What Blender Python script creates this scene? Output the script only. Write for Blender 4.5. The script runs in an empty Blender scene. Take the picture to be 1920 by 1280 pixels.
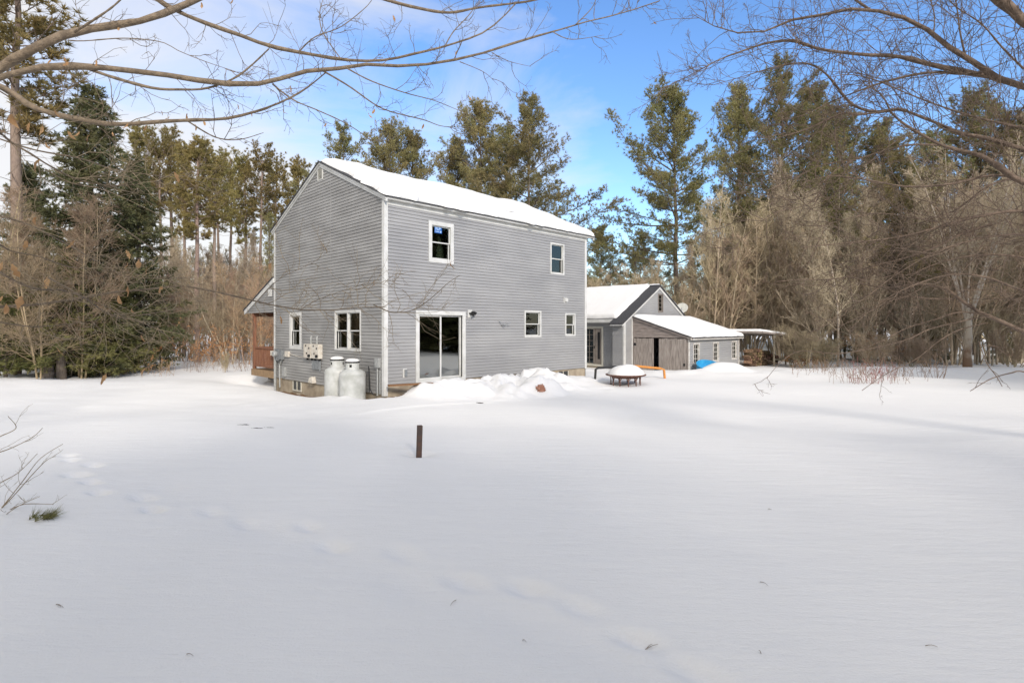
import bpy, bmesh, math
import numpy as np
from mathutils import Vector, Matrix
rng = np.random.default_rng(7)
R = math.radians
PI = math.pi

# ------------------------------------------------------------------ scene, camera
sc = bpy.context.scene
col = sc.collection
CAM_H = 2.0
F = 1016.0                      # focal length of the photograph in its pixels
cam_d = bpy.data.cameras.new('camera'); cam = bpy.data.objects.new('camera', cam_d)
col.objects.link(cam); sc.camera = cam
cam.location = (0, 0, CAM_H); cam.rotation_euler = (R(90), 0, 0)
cam_d.sensor_width = 36; cam_d.lens = 36 * F / 1920; cam_d.shift_y = -26.5 / 1920
cam_d.clip_start = 0.05; cam_d.clip_end = 2000
sc.view_settings.view_transform = 'Standard'; sc.view_settings.look = 'None'
sc.view_settings.gamma = 1; sc.view_settings.exposure = 0.0
try:
    sc.cycles.max_bounces = 6; sc.cycles.diffuse_bounces = 3; sc.cycles.glossy_bounces = 3
    sc.cycles.transparent_max_bounces = 8; sc.cycles.use_denoising = True; sc.cycles.use_adaptive_sampling = False
except Exception: pass

def at(px, py, Z):
    """where a line of sight of the photograph stands Z metres ahead"""
    return np.array([(px - 960) / F * Z, Z, CAM_H + (613.5 - py) / F * Z])

# ------------------------------------------------------------------ materials
def new_mat(name):
    m = bpy.data.materials.new(name); m.use_nodes = True
    nt = m.node_tree; b = nt.nodes['Principled BSDF']
    return m, nt, b
def hexc(c): return (c[0], c[1], c[2], 1)
def mat(name, c, rough=0.6, c2=None, scale=4.0, bump=0.0, bscale=30.0, spec=0.3, metal=0.0, stretch=(1, 1, 1), rand=0.0, detail=6, thr=(0.35, 0.65)):
    m, nt, b = new_mat(name); N, Lk = nt.nodes, nt.links
    b.inputs['Roughness'].default_value = rough; b.inputs['Metallic'].default_value = metal
    b.inputs['Specular IOR Level'].default_value = spec
    b.inputs['Base Color'].default_value = hexc(c)
    tc = N.new('ShaderNodeTexCoord'); mp = N.new('ShaderNodeMapping'); mp.inputs['Scale'].default_value = stretch
    Lk.new(tc.outputs['Object'], mp.inputs[0])
    out = None
    if c2 is not None:
        n = N.new('ShaderNodeTexNoise'); n.inputs['Scale'].default_value = scale; n.inputs['Detail'].default_value = detail
        Lk.new(mp.outputs[0], n.inputs['Vector'])
        r = N.new('ShaderNodeValToRGB'); r.color_ramp.elements[0].position = thr[0]; r.color_ramp.elements[1].position = thr[1]
        r.color_ramp.elements[0].color = hexc(c); r.color_ramp.elements[1].color = hexc(c2)
        Lk.new(n.outputs['Fac'], r.inputs[0]); out = r.outputs[0]
        Lk.new(out, b.inputs['Base Color'])
    if rand > 0:
        oi = N.new('ShaderNodeObjectInfo'); hs = N.new('ShaderNodeHueSaturation')
        mr = N.new('ShaderNodeMapRange'); mr.inputs['To Min'].default_value = 1 - rand; mr.inputs['To Max'].default_value = 1 + rand
        Lk.new(oi.outputs['Random'], mr.inputs[0]); Lk.new(mr.outputs[0], hs.inputs['Value'])
        mr2 = N.new('ShaderNodeMapRange'); mr2.inputs['To Min'].default_value = 0.5 - rand * 0.05; mr2.inputs['To Max'].default_value = 0.5 + rand * 0.07
        mu = N.new('ShaderNodeMath'); mu.operation = 'FRACT'; m7 = N.new('ShaderNodeMath'); m7.operation = 'MULTIPLY'; m7.inputs[1].default_value = 7.13
        Lk.new(oi.outputs['Random'], m7.inputs[0]); Lk.new(m7.outputs[0], mu.inputs[0]); Lk.new(mu.outputs[0], mr2.inputs[0]); Lk.new(mr2.outputs[0], hs.inputs['Hue'])
        if out: Lk.new(out, hs.inputs['Color'])
        else: hs.inputs['Color'].default_value = hexc(c)
        Lk.new(hs.outputs[0], b.inputs['Base Color'])
    if bump > 0:
        n2 = N.new('ShaderNodeTexNoise'); n2.inputs['Scale'].default_value = bscale; n2.inputs['Detail'].default_value = 5
        Lk.new(mp.outputs[0], n2.inputs['Vector'])
        bp = N.new('ShaderNodeBump'); bp.inputs['Strength'].default_value = bump; bp.inputs['Distance'].default_value = 0.03
        Lk.new(n2.outputs['Fac'], bp.inputs['Height']); Lk.new(bp.outputs[0], b.inputs['Normal'])
    return m

def snow_mat(name, fine=True):
    m, nt, b = new_mat(name); N, Lk = nt.nodes, nt.links
    b.inputs['Roughness'].default_value = 0.75; b.inputs['Specular IOR Level'].default_value = 0.15
    tc = N.new('ShaderNodeTexCoord')
    n0 = N.new('ShaderNodeTexNoise'); n0.inputs['Scale'].default_value = 0.9; n0.inputs['Detail'].default_value = 4
    r = N.new('ShaderNodeValToRGB'); r.color_ramp.elements[0].color = (.765, .760, .742, 1); r.color_ramp.elements[1].color = (.80, .793, .775, 1)
    Lk.new(tc.outputs['Object'], n0.inputs['Vector']); Lk.new(n0.outputs['Fac'], r.inputs[0]); Lk.new(r.outputs[0], b.inputs['Base Color'])
    # wind-packed crust: long shallow ripples plus fine grain
    mp = N.new('ShaderNodeMapping'); mp.inputs['Rotation'].default_value = (0, 0, R(-14)); mp.inputs['Scale'].default_value = (0.6, 2.6, 1)
    n1 = N.new('ShaderNodeTexNoise'); n1.inputs['Scale'].default_value = 2.2; n1.inputs['Detail'].default_value = 7; n1.inputs['Roughness'].default_value = 0.62
    Lk.new(tc.outputs['Object'], mp.inputs[0]); Lk.new(mp.outputs[0], n1.inputs['Vector'])
    n2 = N.new('ShaderNodeTexNoise'); n2.inputs['Scale'].default_value = 70; n2.inputs['Detail'].default_value = 3
    Lk.new(tc.outputs['Object'], n2.inputs['Vector'])
    b1 = N.new('ShaderNodeBump'); b1.inputs['Strength'].default_value = 0.42; b1.inputs['Distance'].default_value = 0.05
    b2 = N.new('ShaderNodeBump'); b2.inputs['Strength'].default_value = 0.35; b2.inputs['Distance'].default_value = 0.008
    Lk.new(n1.outputs['Fac'], b1.inputs['Height']); Lk.new(n2.outputs['Fac'], b2.inputs['Height'])
    Lk.new(b1.outputs[0], b2.inputs['Normal']); Lk.new(b2.outputs[0], b.inputs['Normal'])
    return m

def glass_mat(ior, gain):
    m = bpy.data.materials.new('window glass'); m.use_nodes = True; nt = m.node_tree; N, Lk = nt.nodes, nt.links
    N.remove(N['Principled BSDF']); out = N['Material Output']
    t = N.new('ShaderNodeBsdfTransparent'); t.inputs[0].default_value = (.62, .66, .64, 1)
    g = N.new('ShaderNodeBsdfGlossy'); g.inputs['Roughness'].default_value = 0.015; g.inputs['Color'].default_value = (.9, .93, .92, 1)
    fr = N.new('ShaderNodeFresnel'); fr.inputs['IOR'].default_value = ior
    mul = N.new('ShaderNodeMath'); mul.operation = 'MULTIPLY'; mul.inputs[1].default_value = gain; mul.use_clamp = True
    Lk.new(fr.outputs[0], mul.inputs[0])
    mx = N.new('ShaderNodeMixShader'); Lk.new(mul.outputs[0], mx.inputs[0]); Lk.new(t.outputs[0], mx.inputs[1]); Lk.new(g.outputs[0], mx.inputs[2])
    Lk.new(mx.outputs[0], out.inputs[0])
    return m

def leafy(name, c, c2, rand, transl=0.25, scale=1.2):
    m = mat(name, c, 0.65, c2, scale, rand=rand, spec=0.2, detail=3)
    nt = m.node_tree; N, Lk = nt.nodes, nt.links; b = N['Principled BSDF']; out = N['Material Output']
    src = b.inputs['Base Color'].links[0].from_socket
    tr = N.new('ShaderNodeBsdfTranslucent'); Lk.new(src, tr.inputs['Color'])
    mx = N.new('ShaderNodeMixShader'); mx.inputs[0].default_value = transl
    Lk.new(b.outputs[0], mx.inputs[1]); Lk.new(tr.outputs[0], mx.inputs[2]); Lk.new(mx.outputs[0], out.inputs[0])
    return m

M = dict(
    snow=snow_mat('snow'),
    siding=mat('grey vinyl siding', (.275, .276, .278), 0.5, (.335, .334, .330), 0.55, bump=0.08, bscale=60, stretch=(1, 1, 3)),
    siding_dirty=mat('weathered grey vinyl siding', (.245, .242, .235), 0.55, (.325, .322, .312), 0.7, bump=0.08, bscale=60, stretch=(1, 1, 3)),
    white=mat('white trim', (.62, .62, .60), 0.45, (.52, .52, .49), 3.0, bump=0.05),
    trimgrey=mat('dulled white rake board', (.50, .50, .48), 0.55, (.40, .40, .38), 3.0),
    beige=mat('cream door trim', (.56, .54, .46), 0.6, (.48, .46, .39), 4.0),
    shingle=mat('charcoal shingle', (.035, .036, .04), 0.9, (.075, .075, .08), 25, bump=0.5, bscale=50),
    concrete=mat('foundation concrete', (.40, .34, .25), 0.9, (.27, .22, .16), 3.0, bump=0.3, bscale=30),
    soil=mat('wet leaf litter', (.10, .055, .03), 0.95, (.20, .12, .06), 14, bump=0.8, bscale=40),
    glass=glass_mat(1.6, 1.2), glass2=glass_mat(1.8, 4.2),
    dark=mat('unlit room stand-in', (.022, .021, .020), 0.9, (.040, .036, .030), 2.5),
    curtain=mat('pale green curtain', (.30, .32, .22), 0.9, (.20, .22, .15), 6, stretch=(6, 6, .3)),
    decal=mat('blue window decal', (.02, .10, .34), 0.5),
    decalw=mat('pale decal print', (.30, .45, .70), 0.5),
    greymetal=mat('grey meter metal', (.27, .29, .30), 0.45, (.20, .21, .22), 12, metal=0.3),
    pipe=mat('galvanised pipe', (.42, .43, .42), 0.4, (.34, .35, .34), 10, metal=0.3),
    whitebox=mat('off white unit plastic', (.62, .59, .52), 0.5, (.50, .45, .38), 9),
    black=mat('black plastic', (.015, .015, .016), 0.5),
    tank=mat('white painted steel', (.56, .57, .55), 0.4, (.40, .41, .38), 3.5, bump=0.04),
    cedar=mat('stained porch wood', (.17, .075, .045), 0.7, (.25, .12, .07), 6, stretch=(3, 3, .6), bump=0.2),
    tan=mat('tan deck board', (.34, .23, .13), 0.75, (.25, .17, .10), 6, bump=0.2),
    barn=mat('weathered barn board', (.40, .355, .315), 0.9, (.21, .18, .16), 5, stretch=(7, 7, .5), bump=0.5, bscale=25),
    barnh=mat('weathered gable board', (.36, .31, .28), 0.9, (.20, .17, .15), 4, stretch=(.6, .6, 8), bump=0.5, bscale=25),
    shedtrim=mat('flaking white paint', (.62, .60, .56), 0.7, (.42, .39, .35), 9, bump=0.2),
    doorbrown=mat('taupe storm door', (.22, .19, .165), 0.6, (.17, .15, .13), 5),
    rust=mat('rusty steel', (.095, .042, .032), 0.75, (.16, .085, .06), 22, bump=0.4),
    rustpost=mat('rusty square steel', (.13, .075, .055), 0.7, (.075, .06, .055), 14, bump=0.3),
    blacksteel=mat('black painted pipe', (.03, .03, .028), 0.45),
    orange=mat('orange painted pipe', (.62, .25, .05), 0.5, (.50, .22, .06), 12),
    blue=mat('blue plastic', (.03, .28, .55), 0.4, (.05, .36, .62), 3),
    dish=mat('pale dish enamel', (.55, .55, .50), 0.5, (.45, .45, .40), 6),
    log=mat('split log bark', (.12, .08, .05), 0.9, (.25, .16, .095), 9, bump=0.4, rand=.5),
    logend=mat('cut log end', (.42, .26, .14), 0.85, (.30, .17, .09), 14, rand=.3),
    planter=mat('reddish dried clump', (.50, .27, .19), 0.9, (.30, .14, .09), 9, bump=0.5),
    stone=mat('dark flat stone', (.10, .085, .07), 0.8, (.06, .05, .045), 14, bump=0.5),
    bark_pine=mat('pine bark', (.135, .105, .085), 0.95, (.21, .17, .14), 7, stretch=(4, 4, 1), bump=0.5, bscale=20, rand=.2),
    bark_red=mat('red pine bark', (.20, .145, .115), 0.95, (.28, .21, .17), 6, stretch=(4, 4, 1), bump=0.5, bscale=20, rand=.15),
    bark_pale=mat('pale poplar bark', (.40, .345, .26), 0.85, (.27, .22, .16), 5, stretch=(2, 2, 1), bump=0.3, rand=.12),
    bark_birch=mat('birch bark', (.48, .43, .36), 0.85, (.30, .22, .15), 5, stretch=(2, 2, 1), bump=0.3),
    bark_orange=mat('peeled orange brown bark', (.25, .13, .06), 0.9, (.16, .085, .045), 9, stretch=(4, 4, 1), bump=0.5),
    bark_beech=mat('smooth beech bark', (.26, .20, .135), 0.8, (.15, .115, .08), 9, stretch=(2, 2, 2), bump=0.5, bscale=40),
    bark_apple=mat('scaly crabapple bark', (.21, .155, .115), 0.9, (.12, .088, .066), 12, bump=0.5, bscale=40),
    twig=mat('bare twig', (.47, .37, .25), 0.9, (.33, .255, .175), 1.5, rand=.3),
    twig_dark=mat('dark bare twig', (.35, .265, .165), 0.9, (.22, .165, .105), 1.5, rand=.3),
    twig_near=mat('near tan twig', (.40, .315, .20), 0.9, (.25, .19, .125), 8),
    twig_red=mat('reddish bare twig', (.46, .30, .20), 0.9, (.33, .235, .155), 1.5, rand=.25),
    twig_grey=mat('greyish bare twig', (.50, .41, .295), 0.9, (.35, .285, .20), 1.5, rand=.2),
    leaf=leafy('tan dead beech leaf', (.55, .33, .17), (.36, .19, .09), .1, .35, 9),
    leafo=leafy('rusty dead leaf', (.38, .19, .09), (.50, .30, .16), .1, .3, 3),
    wp=leafy('white pine needles', (.225, .215, .095), (.31, .255, .12), .22, .25, .7),
    rp=leafy('red pine needles', (.215, .185, .070), (.30, .23, .09), .18, .25, .8),
    sp=leafy('spruce needles', (.105, .120, .058), (.175, .165, .075), .18, .2, .9),
    hm=leafy('hemlock needles', (.150, .160, .058), (.225, .21, .08), .22, .25, .8),
    weed=mat('dry weed stem', (.20, .14, .10), 0.9, (.30, .20, .14), 4),
    weed_red=mat('reddish dry stem', (.30, .10, .09), 0.9, (.22, .12, .10), 4),
)

# ------------------------------------------------------------------ mesh helpers
def link(name, me, m=None, parent=None):
    o = bpy.data.objects.new(name, me); col.objects.link(o)
    if me is not None and m is not None:
        for x in (m if isinstance(m, (list, tuple)) else [m]): me.materials.append(x)
    if parent is not None: o.parent = parent
    return o
def tag(o, label=None, cat=None, group=None, kind=None):
    if label: o['label'] = label
    if cat: o['category'] = cat
    if group: o['group'] = group
    if kind: o['kind'] = kind
    return o
def empty(name, loc, rz=0, label=None, cat=None, group=None):
    o = link(name, None); o.location = loc; o.rotation_euler = (0, 0, rz); o.empty_display_size = .3
    return tag(o, label, cat, group)
def np_mesh(name, V, Q=None, T=None, smooth=False, mi=None):
    """mesh from numpy vertices, quads (n,4) and triangles (n,3)"""
    me = bpy.data.meshes.new(name)
    V = np.asarray(V, dtype=np.float32)
    nq = 0 if Q is None else len(Q); nt_ = 0 if T is None else len(T)
    me.vertices.add(len(V)); me.vertices.foreach_set('co', V.ravel())
    idx = []; 
    if nq: idx.append(np.asarray(Q, dtype=np.int32).ravel())
    if nt_: idx.append(np.asarray(T, dtype=np.int32).ravel())
    idx = np.concatenate(idx)
    me.loops.add(len(idx)); me.loops.foreach_set('vertex_index', idx)
    st = np.concatenate([np.arange(nq) * 4, nq * 4 + np.arange(nt_) * 3]).astype(np.int32)
    me.polygons.add(nq + nt_); me.polygons.foreach_set('loop_start', st)
    if smooth: me.polygons.foreach_set('use_smooth', np.ones(nq + nt_, dtype=bool))
    if mi is not None: me.polygons.foreach_set('material_index', np.asarray(mi, dtype=np.int32))
    me.update(calc_edges=True)
    return me

class MB:
    """collects simple shapes into one mesh; fmap maps local coordinates (a, d, z) onto a wall"""
    def __init__(s, fmap=None): s.v = []; s.f = []; s.fm = fmap or (lambda a, d, z: (a, d, z))
    def pt(s, p): s.v.append(s.fm(*p)); return len(s.v) - 1
    def poly(s, pts): s.f.append([s.pt(p) for p in pts])
    def box(s, a0, a1, d0, d1, z0, z1):
        i = [s.pt(p) for p in ((a0, d0, z0), (a1, d0, z0), (a1, d1, z0), (a0, d1, z0), (a0, d0, z1), (a1, d0, z1), (a1, d1, z1), (a0, d1, z1))]
        for q in ((0, 1, 2, 3), (4, 5, 6, 7), (0, 1, 5, 4), (1, 2, 6, 5), (2, 3, 7, 6), (3, 0, 4, 7)): s.f.append([i[k] for k in q])
    def prism(s, prof, d0, d1):
        """profile in (a, z) extruded along d"""
        n = len(prof); i0 = [s.pt((a, d0, z)) for a, z in prof]; i1 = [s.pt((a, d1, z)) for a, z in prof]
        s.f.append(i0[::-1]); s.f.append(i1)
        for k in range(n): s.f.append([i0[k], i0[(k + 1) % n], i1[(k + 1) % n], i1[k]])
    def tube(s, pts, r, n=8, caps=True):
        pts = [Vector(p) for p in pts]; rs = r if isinstance(r, (list, tuple)) else [r] * len(pts); rings = []
        for k, p in enumerate(pts):
            t = (pts[min(k + 1, len(pts) - 1)] - pts[max(k - 1, 0)]).normalized()
            if k == 0: u = t.cross(Vector((0, 0, 1)) if abs(t.z) < .9 else Vector((1, 0, 0))).normalized()
            else: u = (u - t * u.dot(t)).normalized()
            w = t.cross(u)
            rings.append([s.pt(tuple(p + u * math.cos(2 * PI * j / n) * rs[k] + w * math.sin(2 * PI * j / n) * rs[k])) for j in range(n)])
        for a, b in zip(rings[:-1], rings[1:]):
            for j in range(n): s.f.append([a[j], a[(j + 1) % n], b[(j + 1) % n], b[j]])
        if caps: s.f.append(rings[0][::-1]); s.f.append(rings[-1])
    def lathe(s, prof, n=32, c=(0, 0), wob=None):
        rings = []
        for r, z in prof:
            rings.append([s.pt((c[0] + r * math.cos(2 * PI * j / n), c[1] + r * math.sin(2 * PI * j / n), z)) for j in range(n)])
        for a, b in zip(rings[:-1], rings[1:]):
            for j in range(n): s.f.append([a[j], a[(j + 1) % n], b[(j + 1) % n], b[j]])
        s.f.append(rings[0][::-1]); s.f.append(rings[-1])
    def build(s, name, m, parent=None, bevel=0, smooth=False):
        me = bpy.data.meshes.new(name); me.from_pydata(s.v, [], s.f)
        bm = bmesh.new(); bm.from_mesh(me); bmesh.ops.recalc_face_normals(bm, faces=bm.faces)
        if bevel > 0:
            bmesh.ops.bevel(bm, geom=bm.edges[:], offset=bevel, segments=2, affect='EDGES', clamp_overlap=True)
        bm.to_mesh(me); bm.free()
        if smooth:
            for p in me.polygons: p.use_smooth = True
            me.set_sharp_from_angle(angle=R(35))
        return link(name, me, m, parent)

def vnoise(x, y, s, seed=0):
    """smooth value noise on numpy arrays"""
    g = np.random.default_rng(seed).random((257, 257)).astype(np.float32)
    x = x / s; y = y / s
    xi = np.floor(x).astype(int); yi = np.floor(y).astype(int); fx = x - xi; fy = y - yi
    fx = fx * fx * (3 - 2 * fx); fy = fy * fy * (3 - 2 * fy)
    a = g[xi % 256, yi % 256]; b = g[(xi + 1) % 256, yi % 256]; c = g[xi % 256, (yi + 1) % 256]; d = g[(xi + 1) % 256, (yi + 1) % 256]
    return (a * (1 - fx) + b * fx) * (1 - fy) + (c * (1 - fx) + d * fx) * fy - .5
def sstep(a, b, x):
    t = np.clip((x - a) / (b - a), 0, 1); return t * t * (3 - 2 * t)

# ------------------------------------------------------------------ frames of reference
TH = R(45.2)
P0 = np.array([-3.696, 15.70])                 # near corner of the grey house
d2 = np.array([math.cos(TH), math.sin(TH)]); d1 = np.array([-math.sin(TH), math.cos(TH)])
def house_local(x, y):
    X = x - P0[0]; Y = y - P0[1]
    return X * d2[0] + Y * d2[1], X * d1[0] + Y * d1[1]
def hw(lx, ly, z=0):
    p = P0 + d2 * lx + d1 * ly; return (p[0], p[1], z)
CE = np.array([5.5, 26.6])                      # near corner of the low ell
CS = np.array([8.15, 25.04])                    # near corner of the shed
HL, HW = 9.60, 7.92

STEPS = [(-5.79, 7.21), (-5.62, 6.8), (-5.09, 6.43), (-4.81, 5.96), (-4.45, 5.8), (-4.04, 5.33), (-3.59, 5.18), (-3.17, 4.88), (-2.69, 4.85), (-2.21, 4.69),
         (-1.78, 4.48), (-1.31, 4.17), (-0.8, 4.05), (-0.36, 3.7), (0.02, 3.5), (0.36, 3.27), (0.62, 3.02), (0.9, 2.75), (1.2, 2.5)]
def ground_h(x, y):
    x = np.asarray(x, dtype=float); y = np.asarray(y, dtype=float)
    lx, ly = house_local(x, y)
    r = np.hypot(x, y)
    h = 0.28 * (1 - sstep(4, 15, y)) - 0.12 * sstep(17, 26, y)
    h = h + .16 * vnoise(x, y, 7.5, 1) + .09 * vnoise(x, y, 2.6, 2) + .03 * vnoise(x, y, .55, 18) * sstep(3, 7, -x + .2 * y) * sstep(8, 12, y) + .022 * vnoise(x, y + .5 * x, .9, 3) * sstep(0, 3, r)
    h = h + .9 * vnoise(x, y, 40, 9) * sstep(30, 60, r)
    # wind drift ridges sweeping across the yard
    h = h + .05 * np.sin((x * .32 + y * .9) * 1.1 + 2.5 * vnoise(x, y, 6, 4)) * sstep(6, 12, y) * (1 - sstep(24, 30, y))
    # hollow melted along the gable wall and under the porch
    g = np.exp(-((lx + .25) / .85) ** 2) * sstep(.6, 2.8, ly) * (1 - sstep(10.5, 12.5, ly))
    h = h - .40 * g
    g2 = np.exp(-((lx + .1) / .45) ** 2) * sstep(-.3, .3, ly) * (1 - sstep(1.4, 2.5, ly)); h = h - .16 * g2
    # shovelled bank along the long wall
    lump = .5 + .9 * (vnoise(x, y, .55, 5) + .6 * vnoise(x, y, .24, 6)) 
    prof = np.exp(-(np.abs(ly + .90) / .92) ** 3.0) * sstep(.15, 1.1, lx) * (1 - sstep(8.3, 9.6, lx))
    amp = .33 + .06 * sstep(2.8, 3.4, lx) - .13 * sstep(5.6, 6.3, lx) - .17 * sstep(6.6, 7.4, lx)
    ch = np.abs(vnoise(x, y, .42, 15)) + .5 * np.abs(vnoise(x, y, .2, 16))
    h = h + prof * amp * (.62 + .62 * lump + 1.1 * ch)
    front = np.exp(-(np.abs(ly + 2.15) / .6) ** 3.0) * sstep(1.6, 3.0, lx) * (1 - sstep(5.2, 6.6, lx))
    h = h + front * (.17 * np.clip(.2 + 1.6 * lump, 0, 1.5) + .22 * ch)
    h = np.where((ly > -.35) & (ly < .2) & (lx > -.2) & (lx < 9.7), np.minimum(h, np.where(lx < 1.25, -.09, h)), h)
    # rubble edge of loose snow all along the walls
    near = np.exp(-((ly + 3.0) / .7) ** 2) * sstep(.5, 2, lx) * (1 - sstep(6, 8, lx)); h = h + near * .07 * vnoise(x, y, .3, 8)
    # the rounded mound
    mx, my = 1.02, 16.9
    h = h + .40 * np.exp(-(np.hypot((x - mx) / .62, (y - my) / .6)) ** 3.2) * (1 + .15 * vnoise(x, y, .3, 11))
    # mound on the blue pool beside the shed
    h = h + .46 * np.exp(-(np.hypot((x - 9.75) / 1.0, (y - 24.75) / .7)) ** 3.0)
    tq = np.hypot((lx + .75) / .55, (ly - 1.35) / 1.1); h = h + .10 * np.exp(-tq ** 2.5) * (1 + vnoise(x, y, .3, 17))
    # low banks by the shed, ell and the far yard
    h = h + .10 * np.exp(-((y - 24.5) / 1.6) ** 2) * sstep(1, 3, x) * (1 - sstep(14, 18, x)) * (1 + 1.5 * vnoise(x, y, .7, 12))
    h = h + .16 * np.exp(-((y - (25.5 + .05 * x)) / 1.5) ** 2) * sstep(13, 17, x) * (1 + vnoise(x, y, 1.2, 13))
    # melt rings
    for (cx, cy, rr, dd) in ((-1.26, 7.33, .17, .09), (4.07, 19.35, .85, .10), (24.0, 28.55, .7, .15), (-18.1, 21.8, .6, .12)):
        h = h - dd * np.exp(-(np.hypot(x - cx, y - cy) / rr) ** 2)
    # snowed-in footprints crossing the foreground
    fr_ = np.random.default_rng(5)
    for i, (cx, cy) in enumerate(STEPS):
        cx += fr_.normal(0, .06); cy += fr_.normal(0, .06); fa = fr_.uniform(.35, 1.15); ra_ = fr_.uniform(.7, 1.2)
        ang = -.55 + .5 * (fa - .7); dx = (x - cx) * math.cos(ang) + (y - cy) * math.sin(ang); dy = -(x - cx) * math.sin(ang) + (y - cy) * math.cos(ang)
        q = np.hypot(dx / .14, dy / .075)
        h = h - fa * (.075 if i < 8 else .05) * np.exp(-(q / ra_) ** 2.2) + .003 * np.exp(-((q - 1.7) / .6) ** 2)
    tr = np.exp(-((y - (4.9 - .62 * (x + 2.7))) / .30) ** 2) * sstep(-6, -3, x) * (1 - sstep(1.4, 2.2, x))
    h = h - .02 * tr * (1 + 1.5 * vnoise(x, y, .35, 21))
    # shallow drag line from the bank towards the stake
    dl = (y - (14.4 + .62 * (x + .9))); h = h + .035 * np.exp(-(dl / .14) ** 2) * sstep(-4.2, -3, x) * (1 - sstep(-.6, .2, x))
    return h
def gz(x, y): return float(ground_h(np.array([x]), np.array([y]))[0])

def build_ground():
    # circular sheet, finer where the yard is, out to the horizon
    a = np.concatenate([np.linspace(-52, 52, 470), np.linspace(55, 305, 70)]) ; a = np.radians(a); na = len(a)
    r = np.concatenate([[.3], np.geomspace(1.2, 36, 560), np.geomspace(38, 900, 60)]); nr = len(r)
    A, Rr = np.meshgrid(a, r, indexing='xy'); X = np.sin(A) * Rr; Y = np.cos(A) * Rr
    Z = ground_h(X, Y) - .0
    V = np.stack([X.ravel(), Y.ravel(), Z.ravel()], 1)
    i = np.arange(nr - 1)[:, None] * na; j = np.arange(na)[None, :]; j2 = (j + 1) % na
    Q = np.stack([i + j, i + j2, i + na + j2, i + na + j], -1).reshape(-1, 4)
    V = np.vstack([V, [[0, 0, gz(0, 0)]]]); c = len(V) - 1
    T = np.stack([np.full(na, c), (np.arange(na) + 1) % na, np.arange(na)], 1)
    me = np_mesh('ground', V, Q[:, ::-1], T[:, ::-1], smooth=True)
    o = link('ground', me, M['snow']); tag(o, kind='structure')
build_ground()

# ------------------------------------------------------------------ lap siding
def siding_mesh(fmap, a0, a1, z0, z1, openings=(), clip=None, pitch=.1016, out=.020, base=.002):
    """courses of lap siding in wall coordinates, cut round the openings and under a rake"""
    V = []; Fc = []
    def quad(p):
        n = len(V); V.extend([fmap(*q) for q in p]); Fc.append([n, n + 1, n + 2, n + 3])
    cz = sorted({round(o[k], 4) for o in openings for k in (2, 3)})
    z = z0
    while z < z1 - 1e-4:
        zt = min(z + pitch, z1)
        bk = [z + .70 * pitch, z + .84 * pitch]
        cuts = sorted(set([z] + [c for c in cz if z + 1e-4 < c < zt - 1e-4] + [q_ for q_ in bk if q_ < zt - 1e-4] + [zt]))
        for q, (s0, s1) in enumerate(zip(cuts[:-1], cuts[1:])):
            D = lambda zz: float(np.interp((zz - z) / pitch, (0, .70, .84, 1.0), (out, out * .82, base, base)))
            zm = (s0 + s1) / 2
            L0, R0 = clip(s0) if clip else (a0, a1); L1, R1 = clip(s1) if clip else (a0, a1)
            if R0 - L0 < .02: continue
            if R1 < L1: L1 = R1 = (L1 + R1) / 2
            iv = [(None, None)]
            ops = sorted([(o[0], o[1]) for o in openings if o[2] < zm < o[3]])
            seg = []; cur = None
            for (b0, b1) in ops: seg.append((cur, b0)); cur = b1
            seg.append((cur, None))
            for (l, r_) in seg:
                l0 = L0 if l is None else l; l1 = L1 if l is None else l; r0 = R0 if r_ is None else r_; r1 = R1 if r_ is None else r_
                if r0 - l0 < .01: continue
                quad(((l0, D(s0), s0), (r0, D(s0), s0), (r1, D(s1), s1), (l1, D(s1), s1)))
                if q == 0: quad(((l0, base, s0), (r0, base, s0), (r0, D(s0), s0), (l0, D(s0), s0)))
        z += pitch
    return V, Fc
def siding(name, fmap, m, parent, *a, **k):
    V, Fc = siding_mesh(fmap, *a, **k)
    me = bpy.data.meshes.new(name); me.from_pydata(V, [], Fc)
    return link(name, me, m, parent)

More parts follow.
